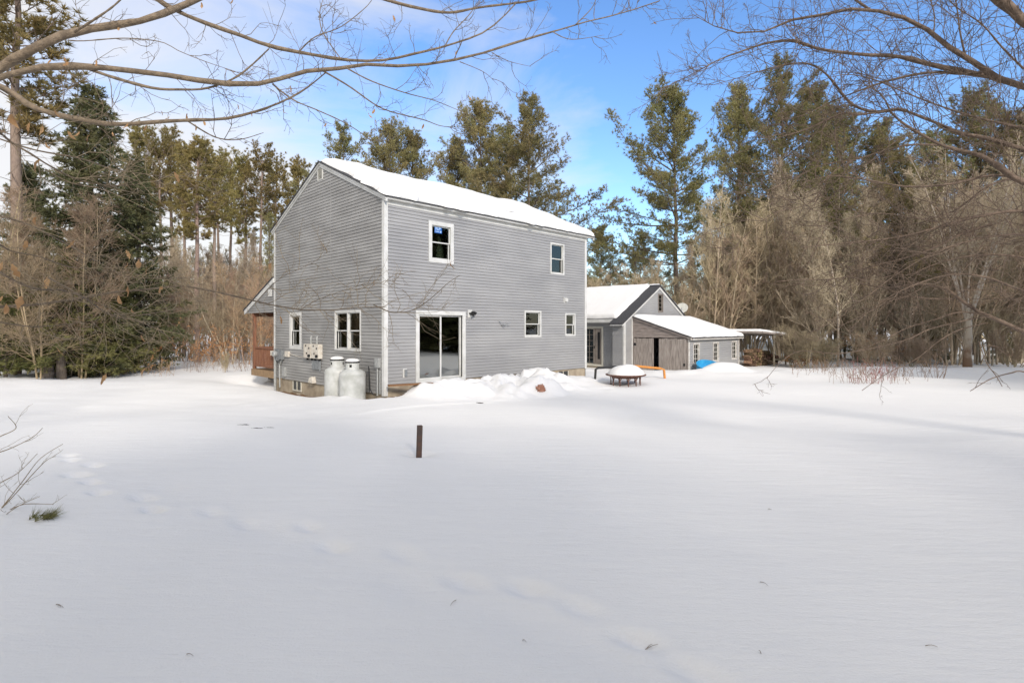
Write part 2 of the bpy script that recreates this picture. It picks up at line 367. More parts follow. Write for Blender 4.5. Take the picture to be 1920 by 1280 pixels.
def window(parent, fmap, a0, a1, z0, z1, tw=.07, kind='hung', frame_mat=None, curtain=False, depth=.09, flip=False, name='window', muntin=None):
    """a window cut in a wall: trim as the part, then sashes, panes and the unlit room stand-in behind"""
    fm = frame_mat or M['white']
    b = MB(fmap)
    for (p, q, s, t) in ((a0, a1, z1 - tw, z1), (a0, a1, z0, z0 + tw), (a0, a0 + tw, z0 + tw, z1 - tw), (a1 - tw, a1, z0 + tw, z1 - tw)): b.box(p, q, -.02, .035, s, t)
    w = b.build(name, fm, parent)
    i0, i1, j0, j1 = a0 + tw, a1 - tw, z0 + tw, z1 - tw
    s = MB(fmap); st = .035
    def frame(p, q, u, v, d):
        s.box(p, q, d, d + .03, v - st, v); s.box(p, q, d, d + .03, u, u + st); s.box(p, p + st, d, d + .03, u + st, v - st); s.box(q - st, q, d, d + .03, u + st, v - st)
    zm = (j0 + j1) / 2; g = MB(fmap)
    if kind == 'hung':
        frame(i0, i1, zm - .02, j1, -.055); frame(i0, i1, j0, zm + .02, -.088)
        g.box(i0 + st, i1 - st, -.044, -.040, zm + .015, j1 - st); g.box(i0 + st, i1 - st, -.077, -.073, j0 + st, zm - .015)
    elif kind == 'twin':
        am = (i0 + i1) / 2
        for (p, q) in ((i0, am - .03), (am + .03, i1)):
            frame(p, q, zm - .02, j1, -.055); frame(p, q, j0, zm + .02, -.088)
            g.box(p + st, q - st, -.044, -.040, zm + .015, j1 - st); g.box(p + st, q - st, -.077, -.073, j0 + st, zm - .015)
        s.box(am - .03, am + .03, -.06, .02, j0, j1)
    elif kind == 'slider':
        am = (i0 + i1) / 2; st = .055
        frame(i0, am + .03, j0, j1, -.06); frame(am - .03, i1, j0, j1, -.1)
        g.box(i0 + st, am - .025, -.047, -.043, j0 + st, j1 - st); g.box(am + .028, i1 - st, -.087, -.083, j0 + st, j1 - st)
    elif kind == 'fixed':
        frame(i0, i1, j0, j1, -.05); g.box(i0 + st, i1 - st, -.038, -.034, j0 + st, j1 - st)
        if muntin:
            for k in range(1, muntin[0]): x = i0 + (i1 - i0) * k / muntin[0]; s.box(x - .01, x + .01, -.034, -.02, j0 + st, j1 - st)
            for k in range(1, muntin[1]): x = j0 + (j1 - j0) * k / muntin[1]; s.box(i0 + st, i1 - st, -.033, -.021, x - .01, x + .01)
    s.build('sash', fm, w); g.build('pane', M['glass2'] if kind == 'slider' else M['glass'], w)
    # box painted near-black as the unlit room stand-in
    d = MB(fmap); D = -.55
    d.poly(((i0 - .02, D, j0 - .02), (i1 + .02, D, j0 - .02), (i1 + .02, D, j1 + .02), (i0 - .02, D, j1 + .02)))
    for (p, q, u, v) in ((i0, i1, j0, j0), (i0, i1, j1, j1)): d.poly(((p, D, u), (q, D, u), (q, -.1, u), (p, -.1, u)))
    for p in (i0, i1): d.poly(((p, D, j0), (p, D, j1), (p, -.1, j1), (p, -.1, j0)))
    d.build('room_dark_box', M['dark'], w)  # near-black colour stands in for the shade of the unlit interior
    return w

# ------------------------------------------------------------------ grey two-storey house
house = empty('grey_house', (P0[0], P0[1], 0), TH, 'two storey grey vinyl clad house with snow on its roof and white corner trim', 'house')
LW = lambda a, d, z: (a, -d, z)        # long wall
GW = lambda a, d, z: (-d, a, z)        # gable wall
SL = .447                              # roof pitch
EZ = 5.84                              # underside of the roof deck at the wall line
long_open = [(1.08, 3.05, .30, 2.50), (1.56, 2.55, 4.03, 5.32), (7.32, 8.16, 4.06, 5.28), (5.87, 6.79, 1.63, 2.62), (8.22, 8.87, 1.65, 2.56)]
siding('wall', LW, M['siding'], house, .095, HL - .09, .33, 5.58, [(o[0] + .01, o[1] - .01, o[2] + .01, o[3] - .01) for o in long_open], out=.022)
gab_open = [(5.48, 6.49, 1.20, 2.55), (1.29, 2.96, 1.26, 2.53)]
ridge_z = EZ + SL * HW / 2
clipg = lambda z: (max(.09, (z + .10 - EZ) / SL), min(HW - .09, HW - (z + .10 - EZ) / SL))
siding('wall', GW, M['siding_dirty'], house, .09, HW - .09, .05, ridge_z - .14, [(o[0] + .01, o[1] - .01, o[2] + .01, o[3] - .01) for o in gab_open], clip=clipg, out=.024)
b = MB()                                # unseen back and far end walls, closing the house
b.poly(((0, HW - .02, -.3), (HL, HW - .02, -.3), (HL, HW - .02, 5.8), (0, HW - .02, 5.8)))
b.poly(((HL - .02, 0, -.3), (HL - .02, HW, -.3), (HL - .02, HW, 5.8), (HL - .02, HW / 2, ridge_z - .04), (HL - .02, 0, 5.8)))
b.build('wall', M['siding'], house)
b = MB()
b.box(.03, HL - .03, .03, .25, -1.2, .328); b.box(.03, .25, .25, HW - .03, -1.2, .048); b.box(HL - .25, HL - .03, .25, HW - .03, -1.2, .32); b.box(.25, HL - .25, HW - .25, HW - .03, -1.2, .32)
b.build('foundation', M['concrete'], house)
b = MB(); b.box(.0, .5, -.012, .03, .30, .34); b.box(.5, 1.08, -.012, .03, .305, .335)
b.build('sill_strip', M['white'], house)
def corner(x, y, sx, sy, z0, z1):
    b = MB(); t = .028; w = .10
    b.box(x - (t if sx > 0 else 0), x + w * sx if sx > 0 else x + t, y - t if sy > 0 else y, y if sy > 0 else y + t, z0, z1) if False else None
    xs = sorted((x - t * sx, x + w * sx)); ys = sorted((y - t * sy, y))
    b.box(xs[0], xs[1], ys[0], ys[1], z0, z1)
    xs = sorted((x - t * sx, x)); ys = sorted((y, y + w * sy))
    b.box(xs[0], xs[1], ys[0], ys[1], z0, z1)
    b.build('corner_board', M['white'], house)
corner(0, 0, 1, 1, .0, 5.70); corner(HL, 0, -1, 1, .30, 5.70); corner(0, HW, 1, -1, -.38, 5.70)
# eave: frieze, soffit, fascia
b = MB(); b.box(.10, HL - .10, -.030, 0, 5.575, 5.70); b.build('frieze_board', M['white'], house)
b = MB(); b.box(-.03, HL + .36, -.155, .0, 5.702, 5.722); b.build('soffit', M['white'], house)
b = MB(); b.box(-.03, HL + .38, -.175, -.157, 5.70, 5.835); b.build('fascia', M['white'], house)
b = MB(); b.box(-.02, HL + .36, HW + .02, HW + .10, 5.70, 5.82); b.build('fascia', M['white'], house)
# rake boards on the gable
for sgn in (0, 1):
    b = MB(GW)
    y = lambda t: t if sgn == 0 else HW - t
    zt = lambda t: EZ + SL * t - .0
    prof = [(y(-.17), zt(-.17) + .0), (y(HW / 2), zt(HW / 2)), (y(HW / 2), zt(HW / 2) - .16), (y(-.17), zt(-.17) - .14)]
    b.prism(prof, .0, .055)
    prof2 = [(y(-.17), zt(-.17)), (y(HW / 2), zt(HW / 2)), (y(HW / 2), zt(HW / 2) - .075), (y(-.17), zt(-.17) - .065)]
    b.prism(prof2, .055, .085)
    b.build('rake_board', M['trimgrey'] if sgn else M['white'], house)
    b = MB(lambda a, d, z: (HL + d, a, z)); b.prism(prof, .30, .36); b.build('rake_board', M['white'], house)
# roof slabs
RX0, RX1 = -.115, HL + .40
for sgn in (0, 1):
    b = MB(lambda a, d, z: (d, a, z)); y = lambda t: t if sgn == 0 else HW - t
    e = -.21
    prof = [(y(e), EZ + SL * e + .002), (y(HW / 2), EZ + SL * HW / 2 + .002), (y(HW / 2), EZ + SL * HW / 2 + .045), (y(e), EZ + SL * e + .035)]
    b.prism(prof, RX0, RX1); b.build('roof', M['shingle'], house)
    # snow blanket on the slope
def snow_blanket(parent, fpt, u0, u1, v0, v1, thick, nu, nv, seed, edge=.18, hole=None, amp=.25, name='roof_snow', wob=.03):
    """sheet of snow: fpt(u, v, h) gives the point h above the surface; rounded falling edges"""
    U, Vv = np.meshgrid(np.linspace(u0, u1, nu), np.linspace(v0, v1, nv), indexing='ij')
    e = np.minimum(np.minimum(U - u0, u1 - U), np.minimum(Vv - v0, 1e9 + 0 * Vv))
    e = np.minimum(e, v1 - Vv)
    t = np.clip(e / edge, 0, 1); H = thick * np.sqrt(np.clip(1 - (1 - t) ** 2, 0, 1))
    H = H * (1 + amp * (vnoise(U, Vv, 1.3, seed) + .5 * vnoise(U, Vv, .4, seed + 1)))
    H = H + .012
    if hole is not None:
        hx, hy, ha, hb = hole; q = np.hypot((U - hx) / ha, (Vv - hy) / hb); H = H * (1 - .97 * np.exp(-q ** 4)) + .06 * np.exp(-((q - 1.35) / .25) ** 2) - .20 * np.exp(-np.hypot((U - hx - .12 - .5 * (Vv - hy)) / (ha * .62), (Vv - hy + .10) / (hb * .34)) ** 4)  # bares dark shingle to give the hollow the shade frontal sun lacks
    H[0, :] = H[-1, :] = .002; H[:, 0] = H[:, -1] = .002
    Uw = U + wob * vnoise(Vv * 1.0, U * 0, .35, seed + 3)[:] * 2 * ((U - u0 < edge) | (u1 - U < edge)); Vw = Vv + wob * vnoise(U, Vv * 0, .3, seed + 4) * 2 * ((Vv - v0 < edge))
    P = fpt(Uw, Vw, H); Vx = np.stack([P[0].ravel(), P[1].ravel(), P[2].ravel()], 1)
    i = np.arange(nu - 1)[:, None] * nv; j = np.arange(nv - 1)[None, :]
    Q = np.stack([i + j, i + nv + j, i + nv + j + 1, i + j + 1], -1).reshape(-1, 4)
    me = np_mesh(name, Vx, Q, smooth=True)
    return link(name, me, M['snow'], parent)
sl = math.hypot(1, SL)
def front_slope(U, V, H): return U - 0 * V, V - H * SL / sl, EZ + .042 + SL * V + H / sl
def back_slope(U, V, H): return U - 0 * V, HW - V + H * SL / sl, EZ + .042 + SL * V + H / sl
snow_blanket(house, front_slope, -.02, RX1 - .07, -.195, HW / 2 + .02, .20, 300, 120, 31, hole=(3.35, .55, .72, .32), edge=.30, wob=.16, amp=.55)
snow_blanket(house, back_slope, -.02, RX1 - .07, -.195, HW / 2 + .02, .15, 100, 40, 37)
# openings
w = window(house, LW, 1.08, 3.05, .26, 2.51, tw=.12, kind='slider', name='sliding_door')
w1 = window(house, LW, 1.56, 2.55, 4.03, 5.32, tw=.125)
window(house, LW, 7.32, 8.16, 4.06, 5.28, tw=.06); window(house, LW, 5.87, 6.79, 1.63, 2.62, tw=.06); window(house, LW, 8.22, 8.87, 1.65, 2.56, tw=.055)
window(house, GW, 5.48, 6.49, 1.20, 2.55, tw=.13); window(house, GW, 1.29, 2.96, 1.26, 2.53, tw=.055, kind='twin')
# curtain and decal behind the upstairs glass
cu = []; n = 16
b = MB(LW)
for k in range(n):
    a = [2.08 + .33 * t / n for t in (k, k + 1)]; dd = [-.16 - .02 * math.sin(t * 1.9) for t in (k, k + 1)]
    lo = [1.98 + .42 * t / n for t in (k, k + 1)]
    b.poly(((lo[0], dd[0], 4.13), (lo[1], dd[1], 4.13), (a[1], dd[1], 5.2), (a[0], dd[0], 5.2)))
b.build('curtain', M['curtain'], w1)
b = MB(LW); b.poly(((1.83, -.038, 4.97), (2.12, -.038, 4.97), (2.12, -.038, 5.17), (1.83, -.038, 5.17))); b.build('decal', M['decal'], w1)
b = MB(LW)
for (p, q, u, v) in ((1.845, 1.86, 4.985, 5.155), (1.87, 1.95, 5.10, 5.145), (1.90, 2.02, 5.06, 5.09), (1.98, 2.07, 5.10, 5.15), (1.88, 2.0, 5.0, 5.03), (2.03, 2.09, 4.99, 5.05)):
    b.poly(((p, -.035, u), (q, -.035, u), (q + .01, -.035, v), (p + .01, -.035, v)))
b.build('decal_print', M['decalw'], w1)
# basement windows in the foundation
for fm_, a0, a1, z0, z1 in ((LW, 7.8, 8.46, -.12, .26), (GW, 5.55, 6.27, -.34, .02)):
    b = MB(fm_)
    dd = -.03
    for (p, q, u, v) in ((a0, a1, z0, z0 + .05), (a0, a0 + .035, z0 + .05, z1), (a1 - .035, a1, z0 + .05, z1), ((a0 + a1) / 2 - .015, (a0 + a1) / 2 + .015, z0 + .05, z1)): b.box(p, q, dd, dd + .035, u, v)
    w = b.build('basement_window', M['beige'], house)
    g = MB(fm_); g.box(a0 + .03, a1 - .03, dd + .003, dd + .012, z0 + .05, z1 - .002); g.build('pane', mat('dark pane', (.02, .022, .02), .08, spec=.6) if 'dp' not in M else M['dp'], w)
# gable louvre vent
b = MB(GW)
for (p, q, u, v) in ((3.79, 3.83, 7.02, 7.44), (4.13, 4.17, 7.02, 7.44)): b.box(p, q, .0, .045, u, v)
b.box(3.83, 4.13, .0, .03, 7.02, 7.05); vent = b.build('gable_vent', M['white'], house)
b = MB(GW)
for k in range(9): z = 7.055 + k * .042; b.prism([(3.83, z), (4.13, z), (4.13, z + .008), (3.83, z + .008)], .012, .04)
b.box(3.83, 4.13, .004, .012, 7.05, 7.44); b.build('louvre', M['beige'], vent)
# joint strip, wall lamp, vents, outlet and bracket
b = MB(GW); b.box(3.235, 3.262, .0, .021, .06, 7.2); b.build('joint_strip', M['siding_dirty'], house)
b = MB(LW); b.box(3.15, 3.33, .0, .04, 2.32, 2.58); lamp = b.build('wall_lamp', M['white'], house, bevel=.004)
b = MB(LW)
for (a, z) in ((3.20, 2.46), (3.29, 2.50)): b.tube([(a, .04, z), (a + .03, .12, z - .01), (a + .05, .20, z - .05)], [.022, .045, .055], 10)
b.build('spot_head', M['black'], lamp, smooth=True)
b = MB(LW); b.prism([(8.13, 2.97), (8.35, 2.97), (8.35, 3.17), (8.13, 3.17)], .0, .03); b.box(8.15, 8.33, .03, .09, 3.02, 3.15); b.build('dryer_vent', M['white'], house)
b = MB(LW); b.box(.62, .76, 0, .03, .50, .77); ou = b.build('outlet_box', M['white'], house)
b = MB(LW); b.box(.665, .745, .03, .07, .53, .74); b.build('outlet_cover', M['greymetal'], ou)
b = MB(LW)
b.tube([(4.55, .0, 2.25), (4.62, .10, 2.16), (4.70, .14, 2.08), (4.82, .12, 2.10), (4.92, .20, 2.15), (4.99, .22, 2.16)], .014, 6)
b.tube([(4.70, .0, 2.06), (4.70, .14, 2.08), (4.78, .22, 2.05)], .011, 6)
b.build('hose_bracket', M['greymetal'], house)
# utility gear on the gable
b = MB(GW); b.tube([(7.62, .10, -.5), (7.62, .10, 1.0), (7.60, .10, 1.12)], .045, 10); b.tube([(7.28, .06, -.3), (7.30, .06, .55), (7.0, .06, .85), (6.9, .06, .95)], .028, 8)
b.build('conduit', M['pipe'], house, smooth=True)
b = MB(GW); b.box(7.28, 7.66, .0, .13, .72, 1.16); mtr = b.build('meter_box', M['greymetal'], house, bevel=.012)
b = MB(lambda a, d, z: (-z, a, d)); b.lathe([(.0, .12), (.10, .12), (.12, .16), (.12, .22), (.09, .26), (0.001, .27)], 20, (7.46, .98))
b.build('meter_dial', M['pipe'], mtr, smooth=True)
b = MB(GW); b.box(6.92, 7.16, .0, .16, .78, 1.14); b.build('junction_box', M['greymetal'], house, bevel=.01)
b = MB(GW); b.box(6.45, 6.75, .0, .10, .90, 1.10); b.tube([(6.6, .05, 1.0), (6.3, .05, 1.0), (5.6, .04, .93), (5.2, .04, .96)], .012, 6); b.build('junction_box', M['whitebox'], house)
b = MB(GW); b.box(6.78, 6.96, .0, .10, .14, .50); b.build('junction_box', M['pipe'], house, bevel=.008)
b = MB(GW); b.box(7.86, 8.06, .0, .12, .90, 1.08); b.build('faucet_box', M['whitebox'], house)
b = MB(GW)
for a in (4.66, 4.20): b.tube([(a, .04, 1.4), (a, .04, 1.66), (a, -.02, 1.70)], .028, 8)
b.build('vent_pipe', M['pipe'], house)
for (p, q) in ((4.42, 4.98), (3.84, 4.39)):
    b = MB(GW); b.box(p, q, .0, .17, .93, 1.42); u = b.build('heater_unit', M['whitebox'], house, bevel=.012)
    b = MB(GW)
    for (a, z) in ((p + .12, 1.28), (p + .30, 1.10), (p + .36, 1.36)): b.box(a - .025, a + .025, .17, .185, z - .03, z + .03)
    b.tube([(p + .08, .17, 1.02), (p + .08, .23, 1.02)], .05, 12)
    b.box(p + .05, p + .11, .05, .11, .86, .93); b.box(q - .15, q - .09, .05, .11, .86, .93)
    b.build('knob', M['black'], u)
b = MB(GW); b.box(3.98, 4.44, .0, .09, .56, .86); b.tube([(3.93, .06, .93), (3.93, .06, .52)], .025, 8); b.tube([(4.50, .06, .93), (4.50, .06, .58)], .022, 8)
b.build('junction_box', M['greymetal'], house)
b = MB(GW); b.prism([(4.30, .08), (4.64, .08), (4.56, .26), (4.38, .29)], .0, .16); b.build('vent_hood', M['whitebox'], house)
b = MB(GW); b.tube([(.28, .06, .0), (.28, .06, .85)], .024, 8); b.tube([(.16, .05, .05), (.16, .05, .75)], .016, 8); b.build('conduit', M['pipe'], house)
b = MB(GW); b.box(.16, .37, .0, .11, .82, 1.10); b.build('junction_box', M['pipe'], house, bevel=.008)
b = MB(GW); b.tube([(.55, .2, .85), (.42, .25, .75), (.42, .22, .2), (.30, .2, .05), (.2, .16, .03)], .014, 6); b.tube([(.70, .1, .78), (.52, .2, .70), (.52, .18, .1)], .012, 6)
b.build('gas_hose', M['black'], house)
# side porch beyond the far wall
PF = lambda x, y, z: (x, y, z)
prz = lambda y: 3.93 - (y - HW) * .385
pg = siding('porch_gable', lambda a, d, z: (-d, a, z), M['siding_dirty'], house, HW, 10.9, 2.60, 3.86, clip=lambda z: (HW, min(10.9, HW + (3.93 - .1 - z) / .385)), out=.030)
b = MB(GW); b.box(8.15, 8.45, .03, .06, 3.22, 3.5); b.build('vent', M['white'], pg)
b = MB(GW); b.prism([(HW - .0, prz(HW)), (11.05, prz(11.05)), (11.05, prz(11.05) - .17), (HW, prz(HW) - .17)], .032, .07); b.build('porch_rake_board', M['white'], house)
b = MB(lambda a, d, z: (d, a, z)); b.prism([(HW, prz(HW) + .002), (11.1, prz(11.1) + .002), (11.1, prz(11.1) + .05), (HW, prz(HW) + .05)], -.10, HL + .1); b.build('porch_roof', M['shingle'], house)
b = MB(); b.box(-.02, HL, 10.93, 11.06, 2.60, 2.76); b.build('fascia', M['white'], house)
snow_blanket(house, lambda U, V, H: (U, V, prz(V) + .055 + H), .05, HL, HW + .05, 11.02, .14, 60, 40, 51, name='porch_snow')
b = MB(); b.box(0.0, HL, 10.17, 10.30, 2.45, 2.62); b.build('porch_beam', M['cedar'], house)
for x in (.02, 2.4, 4.8, 7.2, HL - .1):
    b = MB(); b.box(x, x + .11, 10.18, 10.29, .26, 2.45); b.build('porch_post', M['cedar'], house)
b = MB(); b.box(0, HL, HW + .01, 10.42, .20, .25); b.box(0, .04, HW + .01, 10.42, -.02, .20); b.box(0, HL, 10.38, 10.42, -.02, .20); b.build('deck', M['tan'], house)
b = MB(); b.box(.5, .62, HW + .1, 9.9, -.20, -.02); b.box(.5, .64, 9.2, 9.34, -.9, -.20); b.box(.5, .64, 8.3, 8.44, -.9, -.20); b.build('deck_leg', M['black'], house)
b = MB()
b.box(.04, .10, HW + .03, 10.18, 1.12, 1.18); b.box(.05, .09, HW + .03, 10.18, .36, .42)
for k in range(18): y = HW + .12 + k * .122; b.box(.055, .085, y, y + .035, .42, 1.12)
b.build('railing', M['cedar'], house)
b = MB()
b.box(.13, HL, 10.21, 10.27, 1.12, 1.18); b.box(.13, HL, 10.22, 10.26, .36, .42)
for k in range(76): x = .2 + k * .122; b.box(x, x + .035, 10.225, 10.255, .42, 1.12)
b.build('railing', M['cedar'], house)

# ------------------------------------------------------------------ propane tanks
tsrc = None
def tank_parts(parent, cap_snow):
    b = MB(); r = .375
    prof = [(.30, -.55), (r - .02, -.50), (r, -.44)] + [(r, .62)] + [(r * math.cos(t), .62 + .17 * math.sin(t)) for t in np.linspace(.12, 1.25, 9)]
    b.lathe(prof, 40); b.build('body', M['tank'], parent, smooth=True)
    b = MB(); b.lathe([(r + .006, .575), (r + .006, .60)], 40); b.build('weld_seam', M['tank'], parent, smooth=True)
    # valve collar: shell with two hand holes
    b = MB(); n = 36; ro, ri, z0, z1 = .20, .188, .76, .98
    for k in range(n):
        t0, t1 = 2 * PI * k / n, 2 * PI * (k + 1) / n
        hole = (k % 12) in (0, 1)
        for (u, v) in (((z0, .83), (.91, z1)) if hole else ((z0, z1),)):
            for rr in (ro, ri): b.poly(((rr * math.cos(t0), rr * math.sin(t0), u), (rr * math.cos(t1), rr * math.sin(t1), u), (rr * math.cos(t1), rr * math.sin(t1), v), (rr * math.cos(t0), rr * math.sin(t0), v)))
    b.build('collar', M['tank'], parent, smooth=True)
    b = MB(); b.lathe([(.205, .955), (.213, .965), (.213, .995), (.20, 1.0)], 32); b.build('rim', M['black'], parent, smooth=True)
    b = MB(); b.lathe([(.05, .76), (.05, .90), (.09, .91), (.09, .94), (.02, .95)], 16); b.build('valve', M['black'], parent)
    if cap_snow:
        b = MB(); b.lathe([(.20, 1.0), (.195, 1.03), (.15, 1.065), (.08, 1.08), (.01, 1.085)], 28); b.build('snow_cap', M['snow'], parent, smooth=True)
ta = empty('propane_tank', hw(-.50, .93, 0), R(20), 'white propane tank nearest the white corner post of the house, in front of its twin', 'propane tank', 'propane tanks against the gable')
tank_parts(ta, True)
tb = ta.copy(); col.objects.link(tb); tb.location = hw(-.52, 1.83, .03); tb.rotation_euler.z = R(100)
tb['label'] = 'white propane tank partly hidden behind the other, under the twin window'
for ch in list(ta.children):
    c = ch.copy(); col.objects.link(c); c.parent = tb

# ------------------------------------------------------------------ low ell behind
ell = empty('ell_wing', (CE[0], CE[1], 0), TH, 'single storey grey wing with steep snowy roof and attic window behind the house', 'building')
EW, ED, ESL = 6.65, 9.0, .565
Ez = 2.30; Er = Ez + ESL * EW / 2
SW = lambda a, d, z: (-d, a, z)        # eave wall, facing the drive
clipe = lambda z: (max(.09, (z + .07 - Ez) / ESL), min(EW - .09, EW - (z + .07 - Ez) / ESL))
siding('wall', LW, M['siding'], ell, .09, EW - .09, -.1, Er - .1, [(3.24, 3.73, 2.82, 3.78)], clip=clipe)
siding('wall', SW, M['siding'], ell, .02, .66, -.1, 2.2)
SW2 = lambda a, d, z: (.40 - d, a, z)
siding('wall', SW2, M['siding'], ell, .66, ED, .0, 2.42, [(1.55, 2.75, -.05, 1.95)])
b = MB(); b.poly(((0, .66, -.3), (.4, .66, -.3), (.4, .66, 2.4), (0, .66, 2.2))); b.poly(((EW, 0, -.3), (EW, ED, -.3), (EW, ED, Ez), (EW, 0, Ez)))
b.poly(((.4, ED, -.3), (EW, ED, -.3), (EW, ED, Ez), (EW / 2, ED, Er - .02), (.4, ED, Ez))); b.build('wall', M['siding'], ell)
b = MB(); b.box(.02, EW - .02, .02, .2, -1, -.1); b.box(.42, .6, .68, ED, -1, .0); b.build('foundation', M['concrete'], ell)
b = MB(); b.box(-.03, .10, -.03, .0, -.15, 2.28); b.box(-.03, 0, 0, .06, -.15, 2.28); b.build('corner_board', M['white'], ell)
b = MB(); b.box(EW - .1, EW + .03, -.03, .0, -.15, 2.28); b.build('corner_board', M['white'], ell)
b = MB(); b.box(.66, .74, -.03, .0, -.15, 2.52); b.build('corner_board', M['white'], ell)
b = MB(); b.tube([(.33, .80, 2.3), (.33, .80, 0)], .028, 8); b.build('downspout', M['white'], ell)
for sgn in (0, 1):
    x = lambda t: t if sgn == 0 else EW - t
    zt = lambda t: Ez + ESL * t
    b = MB(); b.prism([(x(-.22), zt(-.22)), (x(EW / 2), zt(EW / 2)), (x(EW / 2), zt(EW / 2) - .15), (x(-.22), zt(-.22) - .12)], -.10, -.04) if False else None
    b = MB(lambda a, d, z: (a, -d, z)); b.prism([(x(-.22), zt(-.22)), (x(EW / 2), zt(EW / 2)), (x(EW / 2), zt(EW / 2) - .14), (x(-.22), zt(-.22) - .12)], .0, .06)
    b.build('rake_board', M['white'], ell)
    b = MB(lambda a, d, z: (a, -d, z)); b.prism([(x(-.28), zt(-.28) + .003), (x(EW / 2), zt(EW / 2) + .003), (x(EW / 2), zt(EW / 2) + .07), (x(-.28), zt(-.28) + .06)], -(.7 if sgn == 0 else ED), .12)
    b.build('roof', M['shingle'], ell)
b = MB(lambda a, d, z: (a, -d, z)); b.prism([(.12, Ez + ESL * .12 + .003), (EW / 2, Er + .003), (EW / 2, Er + .07), (.12, Ez + ESL * .12 + .06)], -ED, -.7); b.build('roof', M['shingle'], ell)
b = MB(); b.box(.10, .13, .66, ED, 2.24, 2.42); b.box(.13, .40, .66, ED, 2.28, 2.30); b.build('fascia', M['white'], ell)
b = MB(); b.box(-.25, -.22, -.05, .66, 2.08, 2.20); b.build('fascia', M['white'], ell)
esl = math.hypot(1, ESL)
snow_blanket(ell, lambda U, V, H: (V - H * ESL / esl, U, Ez + .066 + ESL * V + H / esl), .55, ED, .15, EW / 2 + .05, .18, 90, 50, 61, edge=.2)
snow_blanket(ell, lambda U, V, H: (EW - V + H * ESL / esl, U, Ez + .066 + ESL * V + H / esl), -.1, ED, -.2, EW / 2 + .05, .16, 60, 30, 63)
aw = window(ell, LW, 3.22, 3.75, 2.80, 3.80, tw=.06, kind='fixed', frame_mat=M['doorbrown'], name='attic_window', muntin=(1, 4))
dr = window(ell, SW2, 1.50, 2.80, -.02, 2.05, tw=.10, kind='fixed', frame_mat=M['beige'], name='door_frame')
b = MB(SW2); b.box(1.62, 2.0, -.03, .0, .0, 1.95); b.box(2.02, 2.14, -.03, .01, .0, 1.95); dl = b.build('door_leaf', M['doorbrown'], dr)
b = MB(SW2); b.box(2.04, 2.08, .01, .05, .9, 1.04); b.build('handle', M['black'], dr)
b = MB(SW2); b.box(1.72, 1.86, .001, .008, .35, 1.75); b.build('pane', M['black'], dr)
b = MB(SW2)
for k in range(1, 6): b.box(2.16, 2.68, -.03, -.015, .1 + k * .3, .12 + k * .3)
b.box(2.40, 2.42, -.028, -.013, .1, 1.9); b.build('muntin', M['doorbrown'], dr)
# satellite dish on the far rake
dishO = empty('satellite_dish', tuple(np.append(CE + d2 * 6.35 + d1 * .25, 2.62)), R(-25), 'pale oval satellite dish on a bracket at the far end of the wing roof', 'satellite dish')
b = MB()
n = 24; ringsN = 6
prev = None
c = b.pt((0, 0, .52))
for k in range(1, ringsN + 1):
    rr = k / ringsN; ring = [b.pt((.34 * rr * math.cos(2 * PI * j / n), -.05 * rr * rr - .0, .52 + .30 * rr * math.sin(2 * PI * j / n))) for j in range(n)]
    for j in range(n):
        if prev is None: b.f.append([c, ring[j], ring[(j + 1) % n]])
        else: b.f.append([prev[j], prev[(j + 1) % n], ring[(j + 1) % n], ring[j]])
    prev = ring
do = b.build('dish', M['dish'], dishO, smooth=True); do.rotation_euler = (R(-18), 0, 0)
b = MB(); b.tube([(0, .02, -.35), (0, .02, .30), (0, .03, .52)], .022, 8); b.tube([(0, .0, .2), (0, -.25, .18), (0, -.42, .34)], .014, 6); b.box(-.04, .04, -.47, -.40, .31, .40)
b.build('mast', M['greymetal'], dishO)

# ------------------------------------------------------------------ weathered shed
shed = empty('weathered_shed', (CS[0], CS[1], 0), TH, 'low lean-to shed with weathered board doors ajar and a snowy sloping roof', 'shed')
SD, SLn, SS = 2.98, 5.70, .32
Sz = 1.57                              # eave
rz_ = lambda y: Sz + SS * y
FW = lambda a, d, z: (-d, a, z)        # plank front faces the drive; a runs from the near corner to the wing
b = MB(FW); 
z = 1.50; k = 0
while z < rz_(SD):
    z1 = z + .145; aL = max(0.0, (z + .02 - Sz) / SS)
    a1_ = max(0.0, (z1 + .02 - Sz) / SS)
    if aL < SD - .02: b.prism([(aL, z), (SD, z), (SD, min(z1 - .006, rz_(SD))), (min(a1_, SD - .005), z1 - .006)], -.02, .0 + .004 * (k % 2))
    z = z1; k += 1
b.build('gable_boards', M['barnh'], shed)
b = MB(FW); b.box(SD - .06, SD, -.02, .01, -.3, 1.5); b.box(.0, .07, -.02, .012, -.3, 1.49); b.build('door_post', M['barn'], shed)
def plank_door(a0, a1, tilt, n, d):
    bb = MB(FW); w = (a1 - a0) / n
    for k in range(n):
        p, q = a0 + k * w, a0 + (k + 1) * w - .008
        bb.prism([(p + tilt, -.32), (q + tilt, -.32), (q, 1.47 - .01 * (k % 3)), (p, 1.47 - .01 * (k % 3))], d + .003 * (k % 2), d + .022 + .003 * (k % 2))
    return bb.build('barn_door', M['barn'], shed)
plank_door(.08, 1.50, -.0, 9, .02); dL = plank_door(1.79, SD - .07, .0, 8, .0)
b = MB(FW); b.box(.14, .22, .045, .055, .2, .32); b.box(SD - .22, SD - .10, .027, .04, 1.1, 1.22); b.build('hinge', M['black'], shed)
siding('wall', LW, M['siding'], shed, .08, SLn - .08, -.4, Sz - .02, [(.46, 1.07, .25, 1.24), (2.55, 3.18, .29, 1.25), (4.76, 5.40, .32, 1.27)], pitch=.115)
b = MB(); b.poly(((SLn, 0, -.4), (SLn, SD, -.4), (SLn, SD, rz_(SD)), (SLn, 0, Sz))); b.build('wall', M['barn'], shed)
